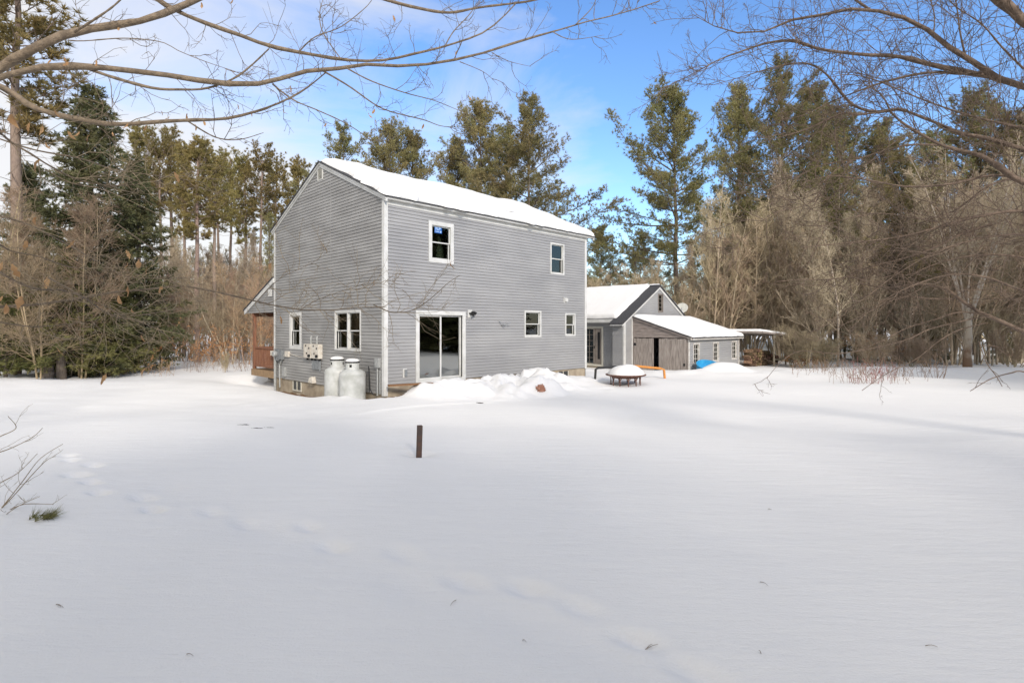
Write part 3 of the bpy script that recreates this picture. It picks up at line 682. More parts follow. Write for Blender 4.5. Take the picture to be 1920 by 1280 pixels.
b = MB(); b.box(-.02, .09, -.03, 0, -.4, Sz - .02); b.build('corner_board', M['shedtrim'], shed)
b = MB(); b.box(SLn - .09, SLn + .02, -.03, 0, -.4, Sz - .02); b.build('corner_board', M['shedtrim'], shed)
b = MB(); b.box(-.12, SLn + .2, -.20, -.17, Sz - .16, Sz - .04); b.box(-.12, SLn + .2, -.17, 0, Sz - .055, Sz - .04); b.build('fascia', M['shedtrim'], shed)
for (p, q, u, v) in ((.44, 1.09, .23, 1.26), (2.53, 3.20, .27, 1.27), (4.74, 5.42, .30, 1.29)): window(shed, LW, p, q, u, v, tw=.06, kind='fixed', frame_mat=M['shedtrim'], muntin=(2, 4))
b = MB(FW); b.prism([(-.22, rz_(-.22) + .0), (SD + .0, rz_(SD) + .0), (SD, rz_(SD) - .09), (-.22, rz_(-.22) - .09)], .03, .07); b.build('rake_board', M['barnh'], shed)
b = MB(FW); b.prism([(-.25, rz_(-.25) + .003), (SD - .01, rz_(SD - .01) + .003), (SD - .01, rz_(SD - .01) + .04), (-.25, rz_(-.25) + .04)], -(SLn + .2), .10); b.build('roof', M['shingle'], shed)
ssl = math.hypot(1, SS)
snow_blanket(shed, lambda U, V, H: (U, V - H * SS / ssl, rz_(V) + .042 + H / ssl), -.02, SLn + .15, -.22, SD - .02, .13, 80, 46, 71, edge=.2)

# ------------------------------------------------------------------ open carport and firewood behind the shed
cp = empty('carport', (CS[0], CS[1], 0), TH, 'low open pole carport with snow on its flat roof beyond the shed', 'carport')
cz = lambda x: 1.70 - .055 * (x - 5.8)
b = MB(); b.prism([(5.75, cz(5.75)), (9.7, cz(9.7)), (9.7, cz(9.7) + .09), (5.75, cz(5.75) + .09)], -1.25, 2.0); b.build('roof', M['barnh'], cp)
snow_blanket(cp, lambda U, V, H: (U, V, cz(U) + .095 + H), 5.78, 9.65, -1.22, 1.98, .12, 40, 30, 81)
for (x, y) in ((7.6, -1.15), (9.6, -1.1), (5.9, 1.9), (9.6, 1.9)):
    b = MB(); b.tube([(x, y, -.5), (x, y, cz(x))], .05, 8); b.build('post', M['bark_pale'], cp)
b = MB(); b.box(7.7, 9.6, -1.18, -1.12, cz(8.7) - .30, cz(8.7) - .20); b.box(7.65, 9.6, -1.17, -1.13, .18, .28); b.tube([(9.5, -1.15, .2), (8.9, -1.15, 1.25)], .03, 6); b.build('rail', M['bark_pale'], cp)
lb = MB()
lb.prism([(-.09, -.05), (.09, -.06), (.03, .09), (-.05, .08)], -.2, .2)
lsrc = None; cnt = 0
for row in range(7):
    n = 17 - (row > 3) * (row - 3) * 3
    for k in range(n):
        lx = 6.0 + k * .235 + (row % 2) * .11 + rng.normal(0, .02); lyy = -.35 + rng.normal(0, .05); zz = -.18 + row * .15
        p = CS + d2 * lx + d1 * lyy
        if lsrc is None:
            lo = lb.build('firewood_log', [M['log']], None, bevel=.012); lsrc = lo
        else: lo = lsrc.copy(); col.objects.link(lo)
        lo.location = (p[0], p[1], zz); lo.rotation_euler = (rng.normal(0, .08), rng.uniform(0, 6.28), TH + rng.normal(0, .12)); lo.scale = (rng.uniform(.9, 1.3), 1, rng.uniform(.85, 1.2))
        tag(lo, 'split firewood log in the brown stack under the snowy carport', 'log', 'split firewood stacked under the carport'); cnt += 1

# ------------------------------------------------------------------ yard objects
fx, fy = 4.07, 19.40; fz = gz(fx, fy)
fp = empty('fire_pit', (fx, fy, fz), 0, 'round rusty metal fire pit on short legs under a thick cap of snow', 'fire pit')
b = MB(); n = 48
b.lathe([(.40, .26), (.50, .31), (.70, .36), (.715, .375), (.715, .40), (.69, .41), (.48, .37), (.40, .34)], n); b.build('bowl', M['rust'], fp, smooth=True)
for k in range(11):
    a = 2 * PI * k / 11 + .12
    b = MB(); ca, sa = math.cos(a), math.sin(a)
    b.tube([(ca * .52, sa * .52, -.25), (ca * .52, sa * .52, .22), (ca * .53, sa * .53, .34)], .020, 6)
    b.tube([(ca * .52, sa * .52, .19), (ca * .52 - sa * .10, sa * .52 + ca * .10, .325)], .013, 5); b.tube([(ca * .52, sa * .52, .19), (ca * .52 + sa * .10, sa * .52 - ca * .10, .325)], .013, 5)
    b.build('leg', M['rust'], fp)
U = np.linspace(0, 2 * PI, 49)[:-1]; rr = np.linspace(0, 1, 16); Vs = []; 
for q in rr:
    for a in U:
        ra = .66 * q * (1 + .04 * math.sin(3 * a + 1)); Vs.append((ra * math.cos(a), ra * math.sin(a), .40 + .34 * (1 - q ** 2.6) ** .75 * (1 + .06 * math.cos(a + .6)) - .01 * q))
Vs = np.array(Vs); i = np.arange(15)[:, None] * 48; j = np.arange(48)[None, :]
Q = np.stack([i + j, i + 48 + j, i + 48 + (j + 1) % 48, i + (j + 1) % 48], -1).reshape(-1, 4)
link('snow_cap', np_mesh('snow_cap', Vs, Q, smooth=True), M['snow'], fp)

def railobj(name, pts, r, m, label):
    o = MB(); base = np.array(pts[0]); base[2] = gz(base[0], base[1])
    o.tube([tuple(np.array(p) - base) for p in pts], r, 10)
    ob = o.build(name, m, None, smooth=True); ob.location = tuple(base); return tag(ob, label, 'rail')
p1 = at(1115, 722, 20.3); p2 = at(1117, 692, 20.3); p2b = at(1122, 689.5, 20.35); p3 = at(1175, 686, 21.6); p4 = at(1195, 686.5, 22.0); p5 = at(1238, 690.5, 22.4); p5b = at(1245, 693, 22.4); p6 = at(1247, 716, 22.4)
railobj('handrail', [p1, p2, p2b, p3], .045, M['blacksteel'], 'bent black pipe rail standing in the snow left of the fire pit')
railobj('handrail', [p6, p5b, p5, p4, at(1180, 686, 21.75)], .05, M['orange'], 'bent orange pipe rail standing in the snow right of the fire pit')
# steel stake
sx_, sy_ = -1.26, 7.33; szg = gz(sx_, sy_)
b = MB(); b.box(-.034, .034, -.034, .034, -.4, .45); st = b.build('steel_stake', M['rustpost'], None, bevel=.004); st.location = (sx_, sy_, szg + .02); st.rotation_euler = (R(1), R(1.5), R(20))
tag(st, 'square rusty steel stake upright in the open snow of the yard', 'stake')
# blue wading pool under a drift
bx, by = 8.95, 24.62
b = MB(); n = 40
b.lathe([(.70, .0), (.86, .02), (.92, .28), (.96, .30), (.96, .33), (.90, .33), (.82, .06), (.02, .04)], n); pl = b.build('wading_pool', M['blue'], None, smooth=True)
pl.location = (9.05, 24.95, .02); pl.scale = (.62, .62, .8); pl.rotation_euler = (R(22), R(4), 0); tag(pl, 'bright blue plastic pool half buried by a snow drift beside the shed', 'pool')
# reddish clump in the mound, flat stone, debris, plank, soil
def blob(name, loc, r, m, label, cat, seed, sq=(1, 1, 1), amp=.35, freq=3.0):
    bm = bmesh.new(); bmesh.ops.create_icosphere(bm, subdivisions=4, radius=1)
    from mathutils import noise
    for v in bm.verts:
        n_ = noise.noise(v.co * freq + Vector((seed, 0, 0))); v.co *= (1 + amp * n_)
        v.co = Vector((v.co.x * r * sq[0], v.co.y * r * sq[1], v.co.z * r * sq[2]))
    me = bpy.data.meshes.new(name); bm.to_mesh(me); bm.free()
    for p in me.polygons: p.use_smooth = True
    o = link(name, me, m); o.location = loc; return tag(o, label, cat)
blob('dried_shrub', (.86, 16.32, gz(.86, 16.32) + .03), .12, M['planter'], 'reddish brown clump poking out of the rounded snow mound by the wall', 'clump', 3, (1, .8, 1), .8, 5)
blob('flat_stone', tuple(at(1037, 728, 17.6)), .17, M['stone'], 'dark oval stone lying on the snow right of the mound', 'stone', 5, (1.25, .9, .34), .3)
b = MB(); b.box(-.9, .62, -.11, .11, -.02, .02); pk = b.build('wooden_plank', M['bark_orange'], None, bevel=.004)
pp = hw(.78, -.62); pk.location = (pp[0], pp[1], gz(pp[0], pp[1]) + .035); pk.rotation_euler = (0, R(-1), TH - .42); tag(pk, 'brown plank lying at the foot of the house corner post', 'plank')
X, Y = np.meshgrid(np.linspace(-.45, 1.35, 50), np.linspace(-.62, .25, 26), indexing='ij')
wx = P0[0] + X * d2[0] + Y * d1[0]; wy = P0[1] + X * d2[1] + Y * d1[1]
e = np.minimum(np.minimum(X + .45, 1.35 - X), np.minimum(Y + .62, .25 - Y)); H = ground_h(wx, wy) + .03 * vnoise(X, Y, .12, 91) + .035 * sstep(.0, .3, e + .35 * vnoise(X, Y, .25, 92)) - .03
Vv = np.stack([wx.ravel(), wy.ravel(), H.ravel()], 1); i = np.arange(49)[:, None] * 26; j = np.arange(25)[None, :]
Q = np.stack([i + j, i + 26 + j, i + 27 + j, i + j + 1], -1).reshape(-1, 4)
tag(link('leaf_litter', np_mesh('leaf_litter', Vv, Q, smooth=True), M['soil']), 'patch of bare brown leaf litter at the house corner', 'leaf litter', kind='stuff')
X, Y = np.meshgrid(np.linspace(-.42, -.0, 26), np.linspace(2.6, 8.6, 160), indexing='ij')
wx = P0[0] + X * d2[0] + Y * d1[0]; wy = P0[1] + X * d2[1] + Y * d1[1]
H = ground_h(wx, wy) + .10 * (X + .42) + .05 * vnoise(X, Y, .3, 93) - .012 - .05 * (1 - sstep(2.6, 3.4, Y)) - .04 * sstep(7.6, 8.6, Y)
Vv = np.stack([wx.ravel(), wy.ravel(), H.ravel()], 1); i = np.arange(25)[:, None] * 160; j = np.arange(159)[None, :]
Q = np.stack([i + j, i + 160 + j, i + 161 + j, i + j + 1], -1).reshape(-1, 4)
tag(link('soil', np_mesh('soil', Vv, Q, smooth=True), M['soil']), 'strip of bare brown soil along the gable foundation', 'soil', kind='stuff')

# ------------------------------------------------------------------ plant generators
def nrm(a): return a / np.maximum(np.linalg.norm(a, axis=-1, keepdims=True), 1e-9)
def tubes(P, Rr, sides=3):
    """N polylines of m points as tapering tubes"""
    N, m, _ = P.shape
    T = np.empty_like(P); T[:, 1:-1] = P[:, 2:] - P[:, :-2]; T[:, 0] = P[:, 1] - P[:, 0]; T[:, -1] = P[:, -1] - P[:, -2]; T = nrm(T)
    ref = np.where(np.abs(T[:, :1, 2:3]) > .8, np.array([[[1., 0, 0]]]), np.array([[[0, 0, 1.]]])); ref = np.repeat(ref, m, 1)
    U = nrm(np.cross(T, ref)); W = np.cross(T, U)
    a = 2 * PI * np.arange(sides) / sides
    V = P[:, :, None, :] + Rr[:, :, None, None] * (U[:, :, None, :] * np.cos(a)[None, None, :, None] + W[:, :, None, :] * np.sin(a)[None, None, :, None])
    base = (np.arange(N) * m * sides)[:, None, None]; k = (np.arange(m - 1) * sides)[None, :, None]; j = np.arange(sides)[None, None, :]; j2 = (j + 1) % sides
    Q = np.stack([base + k + j + 0 * base, base + k + j2, base + k + sides + j2, base + k + sides + j], -1).reshape(-1, 4)
    return V.reshape(-1, 3), Q
class Soup:
    def __init__(s): s.V = []; s.Q = []; s.T = []; s.n = 0
    def quads(s, V, Q): s.V.append(V); s.Q.append(Q + s.n); s.n += len(V)
    def tris(s, V, T): s.V.append(V); s.T.append(T + s.n); s.n += len(V)
    def mesh(s, name, smooth=False):
        return np_mesh(name, np.vstack(s.V), np.vstack(s.Q) if s.Q else None, np.vstack(s.T) if s.T else None, smooth)
def blades(C, D, L, w, k, spread, g):
    """k thin triangular blades at each point C, fanning about direction D"""
    n = len(C); C = np.repeat(C, k, 0); D = np.repeat(D, k, 0); L = np.repeat(L, k) if np.ndim(L) else np.full(n * k, L)
    d = nrm(D + g.normal(0, spread, C.shape)); s = nrm(np.cross(d, g.normal(0, 1, C.shape)))
    Lr = (L * g.uniform(.7, 1.15, n * k))[:, None]
    V = np.stack([C - s * w / 2, C + s * w / 2, C + d * Lr], 1).reshape(-1, 3)
    return V, np.arange(n * k * 3).reshape(-1, 3)

def sub(P, t):
    """points at parameter t (n,) on polylines P (n,m,3), and tangents"""
    m = P.shape[1]; f = t * (m - 1); i = np.minimum(f.astype(int), m - 2); u = (f - i)[:, None]; r = np.arange(len(P))
    a, b = P[r, i], P[r, i + 1]; return a * (1 - u) + b * u, nrm(b - a)
def sprout(P, Rr, n, Lf, ang, g, m=5, wig=.15, up=.0, t0=.15, t1=.98, rf=.55, taper=.25, flat=None):
    """n child twigs per polyline; Lf(t, parent length) gives their length"""
    N = len(P); idx = np.repeat(np.arange(N), n); t = g.uniform(t0, t1, len(idx))
    p, tg = sub(P[idx], t)
    pl = np.linalg.norm(np.diff(P, axis=1), axis=2).sum(1)[idx]
    q = g.normal(0, 1, p.shape)
    if flat is not None: q[:, 2] *= flat
    side = nrm(q - (q * tg).sum(1, keepdims=True) * tg); a = np.radians(g.uniform(ang[0], ang[1], len(idx)))[:, None]
    d = nrm(tg * np.cos(a) + side * np.sin(a)); L = Lf(t, pl) * g.uniform(.6, 1.25, len(idx))
    rr = Rr[idx, 0] * (1 - t) + Rr[idx, -1] * t; rr = rr * rf
    pts = [p]; step = (L / (m - 1))[:, None]
    for k in range(m - 1):
        d = nrm(d + g.normal(0, wig, d.shape) + np.array([0, 0, up])); pts.append(pts[-1] + d * step)
    C = np.stack(pts, 1); CR = rr[:, None] * np.linspace(1, taper, m)[None, :]
    return C, CR

def white_pine(h, seed, base=.2, wid=.22, dens=1.0, leanx=0., lopsided=0.):
    g = np.random.default_rng(seed); wood = Soup(); fol = Soup()
    tz = np.linspace(0, 1, 9); TP = np.stack([leanx * tz ** 2 * h + .006 * h * np.cumsum(g.normal(0, .5, 9)), .006 * h * np.cumsum(g.normal(0, .5, 9)), tz * h - .4 * (tz == 0)], 1)[None]
    TR = (.011 * h * (1 - .93 * tz ** .9) + .008)[None]
    trunk = Soup(); trunk.quads(*tubes(TP, TR, 9))
    zs = []; z = base * h
    while z < h * .985: zs.append(z); z += g.uniform(.40, .95) * (1.15 - .5 * z / h)
    B = []; BR = []; al = g.uniform(0, 6.28)
    for z in zs:
        q = (z / h - base) / (1 - base)
        R_ = h * wid * ((1 - q) ** .60 * (0.45 + .55 * min(1, q / .25 + .25))) * g.uniform(.62, 1.18) + .25
        nb = g.integers(4, 7)
        if g.random() < .22 and q < .8: R_ *= .5
        for k in range(nb):
            al += 6.28 / nb + g.normal(0, .35); L = R_ * g.uniform(.45, 1.25) * (1 + lopsided * math.cos(al))
            if g.random() < .12: continue
            el = R(62 * q ** 1.3 + 4 + g.normal(0, 8)); s = np.linspace(0, 1, 6)
            o = sub(TP, np.array([z / h]))[0][0]
            cv = g.uniform(.05, .25) * (1 - q)
            x = L * s * math.cos(el); zz = L * (s * math.sin(el) + cv * (s ** 2 - .35 * s))
            da = np.cumsum(g.normal(0, .035, 6)); B.append(np.stack([o[0] + x * np.cos(al + da), o[1] + x * np.sin(al + da), z + zz], 1)); BR.append(np.linspace(.010 + .010 * L, .006, 6))
    B = np.array(B); BR = np.array(BR); wood.quads(*tubes(B, BR, 4))
    pl = np.linalg.norm(np.diff(B, axis=1), axis=2).sum(1)
    rep = np.maximum(4, (pl * 6.0 * dens)).astype(int); idx = np.repeat(np.arange(len(B)), rep)
    C, CR = sprout(B[idx], BR[idx], 1, lambda t, l: .16 * l * (1.15 - t) + .30, (28, 62), g, m=3, wig=.12, up=.16, t0=.28, t1=1.0, rf=.4, flat=.35)
    wood.quads(*tubes(C, CR, 3))
    for t_, k in ((.35, 6), (.7, 8), (1.0, 12)):
        p, d = sub(C, np.full(len(C), t_ - 1e-4)); V, T = blades(p + g.normal(0, .07, p.shape), nrm(d + np.array([0, 0, .35])), .24, .034, k, .6, g); fol.tris(V, T)
    return trunk.mesh('trunk', True), wood.mesh('branches'), fol.mesh('needles')

def red_pine(h, seed, base=.62, wid=.13):
    g = np.random.default_rng(seed); wood = Soup(); fol = Soup(); trunk = Soup()
    tz = np.linspace(0, 1, 9); TP = np.stack([.004 * h * np.cumsum(g.normal(0, .5, 9)), .004 * h * np.cumsum(g.normal(0, .5, 9)), tz * h * .97 - .4 * (tz == 0)], 1)[None]
    trunk.quads(*tubes(TP, (.0095 * h * (1 - .8 * tz ** 1.3) + .01)[None], 9))
    B = []; BR = []; al = 0; z = base * h
    while z < h * .96:
        q = (z / h - base) / (1 - base); nb = g.integers(3, 6); R_ = h * wid * (1 - .55 * q) * (.55 + .45 * min(1, q * 4)) * g.uniform(.6, 1.2)
        for k in range(nb):
            al += 6.28 / nb + g.normal(0, .4); L = R_ * g.uniform(.5, 1.15); el = R(10 + 50 * q + g.normal(0, 10)); s = np.linspace(0, 1, 6); o = sub(TP, np.array([z / h]))[0][0]
            x = L * s * math.cos(el); zz = L * (s * math.sin(el) + .30 * s ** 2)
            da = np.cumsum(g.normal(0, .08, 6)); B.append(np.stack([o[0] + x * np.cos(al + da), o[1] + x * np.sin(al + da), z + zz], 1)); BR.append(np.linspace(.012 + .012 * L, .008, 6))
        z += g.uniform(.35, .7)
    B = np.array(B); BR = np.array(BR); wood.quads(*tubes(B, BR, 4))
    # dead stubs lower on the bole
    ns = 16; S = []
    for k in range(ns):
        zz = h * g.uniform(.30, base); a = g.uniform(0, 6.28); L = g.uniform(.3, 1.3); S.append(np.array([[0, 0, zz], [L * .5 * math.cos(a), L * .5 * math.sin(a), zz - .03], [L * math.cos(a), L * math.sin(a), zz - .12 * L]]))
    wood.quads(*tubes(np.array(S), np.tile(np.array([[.018, .012, .005]]), (ns, 1)), 3))
    C, CR = sprout(B, BR, 11, lambda t, l: .22 * l + .30, (25, 65), g, m=3, wig=.15, up=.35, t0=.3, t1=1.0, rf=.45)
    wood.quads(*tubes(C, CR, 3))
    e, d = C[:, -1], nrm(C[:, -1] - C[:, -2] + np.array([0, 0, .35])); V, T = blades(e - d * .06, d, .27, .042, 26, .62, g); fol.tris(V, T)
    e2, d2_ = sub(C, np.full(len(C), .55)); V, T = blades(e2, nrm(d2_ + np.array([0, 0, .4])), .22, .04, 9, .6, g); fol.tris(V, T)
    e, d = B[:, -1], nrm(B[:, -1] - B[:, -2] + np.array([0, 0, .35])); V, T = blades(e, d, .28, .042, 26, .6, g); fol.tris(V, T)
    return trunk.mesh('trunk', True), wood.mesh('branches'), fol.mesh('needles')

def spruce(h, seed, base=.05, wid=.24, droop=14, dens=1.0, step=.34, blade=(.15, .030)):
    g = np.random.default_rng(seed); wood = Soup(); fol = Soup(); trunk = Soup()
    tz = np.linspace(0, 1, 7); TP = np.stack([.004 * h * np.cumsum(g.normal(0, .5, 7)), 0 * tz, tz * h - .4 * (tz == 0)], 1)[None]
    trunk.quads(*tubes(TP, (.012 * h * (1 - .95 * tz) + .006)[None], 9))
    B = []; BR = []; al = 0; z = base * h
    while z < h * .985:
        q = (z / h - base) / (1 - base); nb = g.integers(5, 8)
        R_ = h * wid * ((1 - q) ** .85) * (.75 + .25 * min(1, q * 8)) * g.uniform(.75, 1.12) + .12
        for k in range(nb):
            al += 6.28 / nb + g.normal(0, .3); L = R_ * g.uniform(.65, 1.18)
            if g.random() < .08: continue
            el = R(-droop * (1 - q) + 30 * q ** 2 + g.normal(0, 6)); s = np.linspace(0, 1, 6); o = sub(TP, np.array([z / h]))[0][0]
            x = L * s * math.cos(el); zz = L * (s * math.sin(el) - .10 * s + .17 * s ** 3)
            da = np.cumsum(g.normal(0, .03, 6)); B.append(np.stack([o[0] + x * np.cos(al + da), o[1] + x * np.sin(al + da), z + zz], 1)); BR.append(np.linspace(.008 + .008 * L, .004, 6))
        z += step * g.uniform(.7, 1.3) * (1.1 - .5 * q)
    B = np.array(B); BR = np.array(BR); wood.quads(*tubes(B, BR, 4))
    pl = np.linalg.norm(np.diff(B, axis=1), axis=2).sum(1); rep = np.maximum(3, pl * 8 * dens).astype(int); idx = np.repeat(np.arange(len(B)), rep)
    C, CR = sprout(B[idx], BR[idx], 1, lambda t, l: .18 * l * (1.1 - t) + .16, (35, 70), g, m=3, wig=.1, up=-.08, t0=.12, t1=1.0, rf=.4, flat=.3)
    wood.quads(*tubes(C, CR, 3))
    for t_, k in ((.3, 5), (.65, 5), (1.0, 6)):
        p, d = sub(C, np.full(len(C), t_ - 1e-4)); V, T = blades(p, d + np.array([0, 0, -.1]), blade[0], blade[1], k, .6, g); fol.tris(V, T)
    return trunk.mesh('trunk', True), wood.mesh('branches'), fol.mesh('needles')

def bare_tree(h, seed, stems=1, spread=.10, dens=1.0, up=.10, tw=.010, br=(.25, .95), ang=(25, 55), trunk_r=.0085, twl=.5):
    g = np.random.default_rng(seed); trunk = Soup(); wood = Soup(); Ps = []; Rs = []
    for s in range(stems):
        m = 9; a = g.uniform(0, 6.28); sp = spread * g.uniform(.5, 1.3) * (stems > 1) ; d = nrm(np.array([math.cos(a) * sp * 2, math.sin(a) * sp * 2, 1.0])); p = np.array([math.cos(a) * .12 * (stems > 1), math.sin(a) * .12 * (stems > 1), -.3]); L = h * g.uniform(.72, 1.0); pts = [p]
        for k in range(m - 1): d = nrm(d + g.normal(0, .045, 3) + np.array([0, 0, .04])); pts.append(pts[-1] + d * L / (m - 1))
        Ps.append(pts); Rs.append(trunk_r * L * (1 - .9 * np.linspace(0, 1, m)) + .006)
    P = np.array(Ps); Rr = np.array(Rs); trunk.quads(*tubes(P, Rr, 7))
    n1 = int(22 * dens)
    A, AR = sprout(P, Rr, n1, lambda t, l: .30 * l * (1.15 - t) + .25, ang, g, m=6, wig=.09, up=up, t0=br[0], t1=br[1], rf=.42, taper=.25)
    AR = np.maximum(AR, tw * .8); wood.quads(*tubes(A, AR, 4))
    Bb, BRr = sprout(A, AR, 9, lambda t, l: .42 * l * (1.1 - t) + .15, (25, 60), g, m=5, wig=.12, up=up * .7, t0=.2, rf=.6, taper=.35)
    BRr = np.maximum(BRr, tw * .55); wood.quads(*tubes(Bb, BRr, 3))
    Cc, CRr = sprout(Bb, BRr, 5, lambda t, l: twl * l * (1.1 - t) + .10, (25, 60), g, m=4, wig=.14, up=up * .5, t0=.15, rf=.7, taper=.5)
    CRr = np.maximum(CRr, tw * .38); wood.quads(*tubes(Cc, CRr, 3))
    return trunk.mesh('trunk', True), wood.mesh('branches')

LIB = {}
def add_tree(kind, lib, x, y, scale, label, cat, group=None, name=None, rz=None, z=None, sx=1.0, lib_mats=None):
    key = lib; parts = LIB[key]
    o = empty(name or kind, (x, y, (gz(x, y) if z is None else z) - .05), rng.uniform(0, 6.28) if rz is None else rz, label, cat, group)
    o.scale = (scale * sx, scale * sx, scale)
    for nm, me, in parts:
        link(nm, me, None, o)
    return o
def reg(key, meshes, mats, names):
    out = []
    for me, m_, nm in zip(meshes, mats, names):
        me.materials.append(m_); out.append((nm, me))
    LIB[key] = out
mf, nt_f, bf = new_mat('poplar foot bark'); Nf, Lf_ = nt_f.nodes, nt_f.links; bf.inputs['Roughness'].default_value = .9
tcf = Nf.new('ShaderNodeTexCoord'); sxf = Nf.new('ShaderNodeSeparateXYZ'); nf = Nf.new('ShaderNodeTexNoise'); nf.inputs['Scale'].default_value = 3.2; nf.inputs['Detail'].default_value = 6
Lf_.new(tcf.outputs['Object'], sxf.inputs[0]); Lf_.new(tcf.outputs['Object'], nf.inputs['Vector'])
maf = Nf.new('ShaderNodeMath'); maf.operation = 'MULTIPLY_ADD'; maf.inputs[1].default_value = 2.6; Lf_.new(nf.outputs['Fac'], maf.inputs[0]); Lf_.new(sxf.outputs['Z'], maf.inputs[2])
rf = Nf.new('ShaderNodeMapRange'); rf.inputs['From Min'].default_value = -1.4; rf.inputs['From Max'].default_value = -.2; Lf_.new(maf.outputs[0], rf.inputs[0])
mxf = Nf.new('ShaderNodeMix'); mxf.data_type = 'RGBA'; mxf.inputs[6].default_value = (.20, .125, .075, 1); mxf.inputs[7].default_value = (.42, .36, .28, 1); Lf_.new(rf.outputs[0], mxf.inputs['Factor']); Lf_.new(mxf.outputs[2], bf.inputs['Base Color'])
M['foot'] = mf
WN = ('trunk', 'branches', 'needles')
for k, (h, s, b_, w_, ls) in enumerate(((20, 101, .22, .33, .0), (20, 102, .20, .29, .25), (20, 103, .30, .31, -.2), (20, 104, .12, .34, .1))):
    reg('wp%d' % k, white_pine(h, s, b_, w_, 2.0, 0, ls), (M['bark_pine'], M['bark_pine'], M['wp']), WN)
for k, (s, b_) in enumerate(((201, .56), (202, .66), (203, .60))):
    reg('rp%d' % k, red_pine(19, s, b_), (M['bark_red'], M['bark_red'], M['rp']), WN)
reg('sp0', spruce(13, 301, .05, .27, 16, 2.3, .28, (.16, .042)), (M['bark_pine'], M['bark_pine'], M['sp']), WN)
reg('sp1', spruce(12, 302, .06, .24, 12, 2.0, .30, (.16, .040)), (M['bark_pine'], M['bark_pine'], M['sp']), WN)
reg('hm0', spruce(7, 303, .15, .34, 10, 1.5, .30, (.16, .034)), (M['bark_pine'], M['bark_pine'], M['hm']), WN)
reg('hm1', spruce(5, 304, .12, .36, 8, 1.7, .26, (.15, .032)), (M['bark_pine'], M['bark_pine'], M['hm']), WN)
BN = ('trunk', 'branches')
for k in range(3): reg('bt%d' % k, bare_tree(11, 401 + k, 1, dens=2.6, tw=.012, trunk_r=.0058, up=.20, ang=(20, 60), br=(.12, .97)), (M['bark_pale'], M['twig_grey']), BN)
for k in range(3): reg('bm%d' % k, bare_tree(9, 411 + k, 5, .16, dens=1.0, tw=.012, trunk_r=.0055), (M['twig_grey'], M['twig']), BN)
for k in range(2): reg('br%d' % k, bare_tree(8, 421 + k, 3, .12, dens=1.0, tw=.011, trunk_r=.0048), (M['twig_red'], M['twig_red']), BN)
for k in range(2): reg('bs%d' % k, bare_tree(3.0, 431 + k, 8, .35, dens=.7, tw=.007), (M['twig'], M['twig']), BN)
for k in range(2): reg('tg%d' % k, bare_tree(7, 451 + k, 3, .12, dens=1.7, tw=.010, br=(.15, 1.0), ang=(35, 80), trunk_r=.0045, twl=.7), (M['twig_dark'], M['twig_dark']), BN)
reg('multi', bare_tree(12.5, 441, 6, .13, dens=1.3, tw=.013, trunk_r=.0066), (M['bark_birch'], M['twig_grey']), BN)
reg('birch', bare_tree(12, 442, 1, dens=1.5, tw=.012, trunk_r=.009), (M['bark_birch'], M['twig_grey']), BN)

def put(lib, px, Z, ytop, label, cat, group, name, base_h, sx=1.0, rz=None):
    """stand a tree Z metres out so that its top reaches the height the photograph shows"""
    x = (px - 960) / F * Z; top = CAM_H + (613.5 - ytop) / F * Z; z0 = gz(x, Z)
    s = (top - z0) / base_h
    return add_tree(name, lib, x, Z, s, label, cat, group, name, z=z0, sx=sx, rz=rz)

# white pines behind the house
WPg = 'white pines beyond the house'
for (lib, px, Z, yt, sx, lb_) in (
    ('wp0', 640, 47, 246, .95, 'white pine showing its top just above the house peak'),
    ('wp2', 722, 45, 246, 1.05, 'white pine over the snowy roof, first to the right of the house peak'),
    ('wp1', 778, 48, 256, 1.0, 'small crowned white pine over the middle of the snowy roof'),
    ('wp3', 858, 50, 264, .95, 'bushy low white pine left of the two tall ones over the roof'),
    ('wp1', 905, 46, 203, 1.0, 'tall slim white pine over the roof, left neighbour of the broad one'),
    ('wp3', 948, 50, 240, .95, 'white pine filling the gap behind the broad pine over the roof'),
    ('wp0', 995, 44, 192, 1.12, 'broad tall white pine over the far end of the snowy roof'),
    ('wp2', 1268, 46, 175, 1.12, 'tall white pine with layered boughs standing at the edge of the open sky'),
    ('wp3', 1385, 52, 163, .85, 'white pine right of the one at the open sky edge'),
    ('wp0', 1462, 50, 126, .95, 'tallest white pine of the right wood'),
    ('wp1', 1525, 55, 165, .9, 'white pine just right of the tallest pine of the right wood'),
    ('wp3', 1650, 50, 232, 1.05, 'dense white pine behind the crabapple limbs above the poplar trunk'),
    ('wp0', 1745, 46, 262, 1.1, 'broad white pine behind the crabapple limbs'),
    ('wp2', 1830, 48, 190, 1.1, 'tall white pine behind the multi-stemmed poplar'),
    ('wp1', 1915, 44, 215, 1.1, 'tall white pine at the right edge of the photo'),
    ('wp1', 2020, 46, 200, 1.1, 'white pine beyond the right edge of the wood'),
    ('wp3', 1570, 62, 205, 1.1, 'far white pine standing between the tallest pine and the poplar'),
    ('wp3', 1125, 75, 428, 1.1, 'small far pine peeking past the far corner of the house roof'),
    ('wp0', 1200, 70, 440, 1.3, 'small far pine above the low wing roof'),
): put(lib, px, Z, yt, lb_, 'pine tree', WPg, 'white_pine', 20, sx)
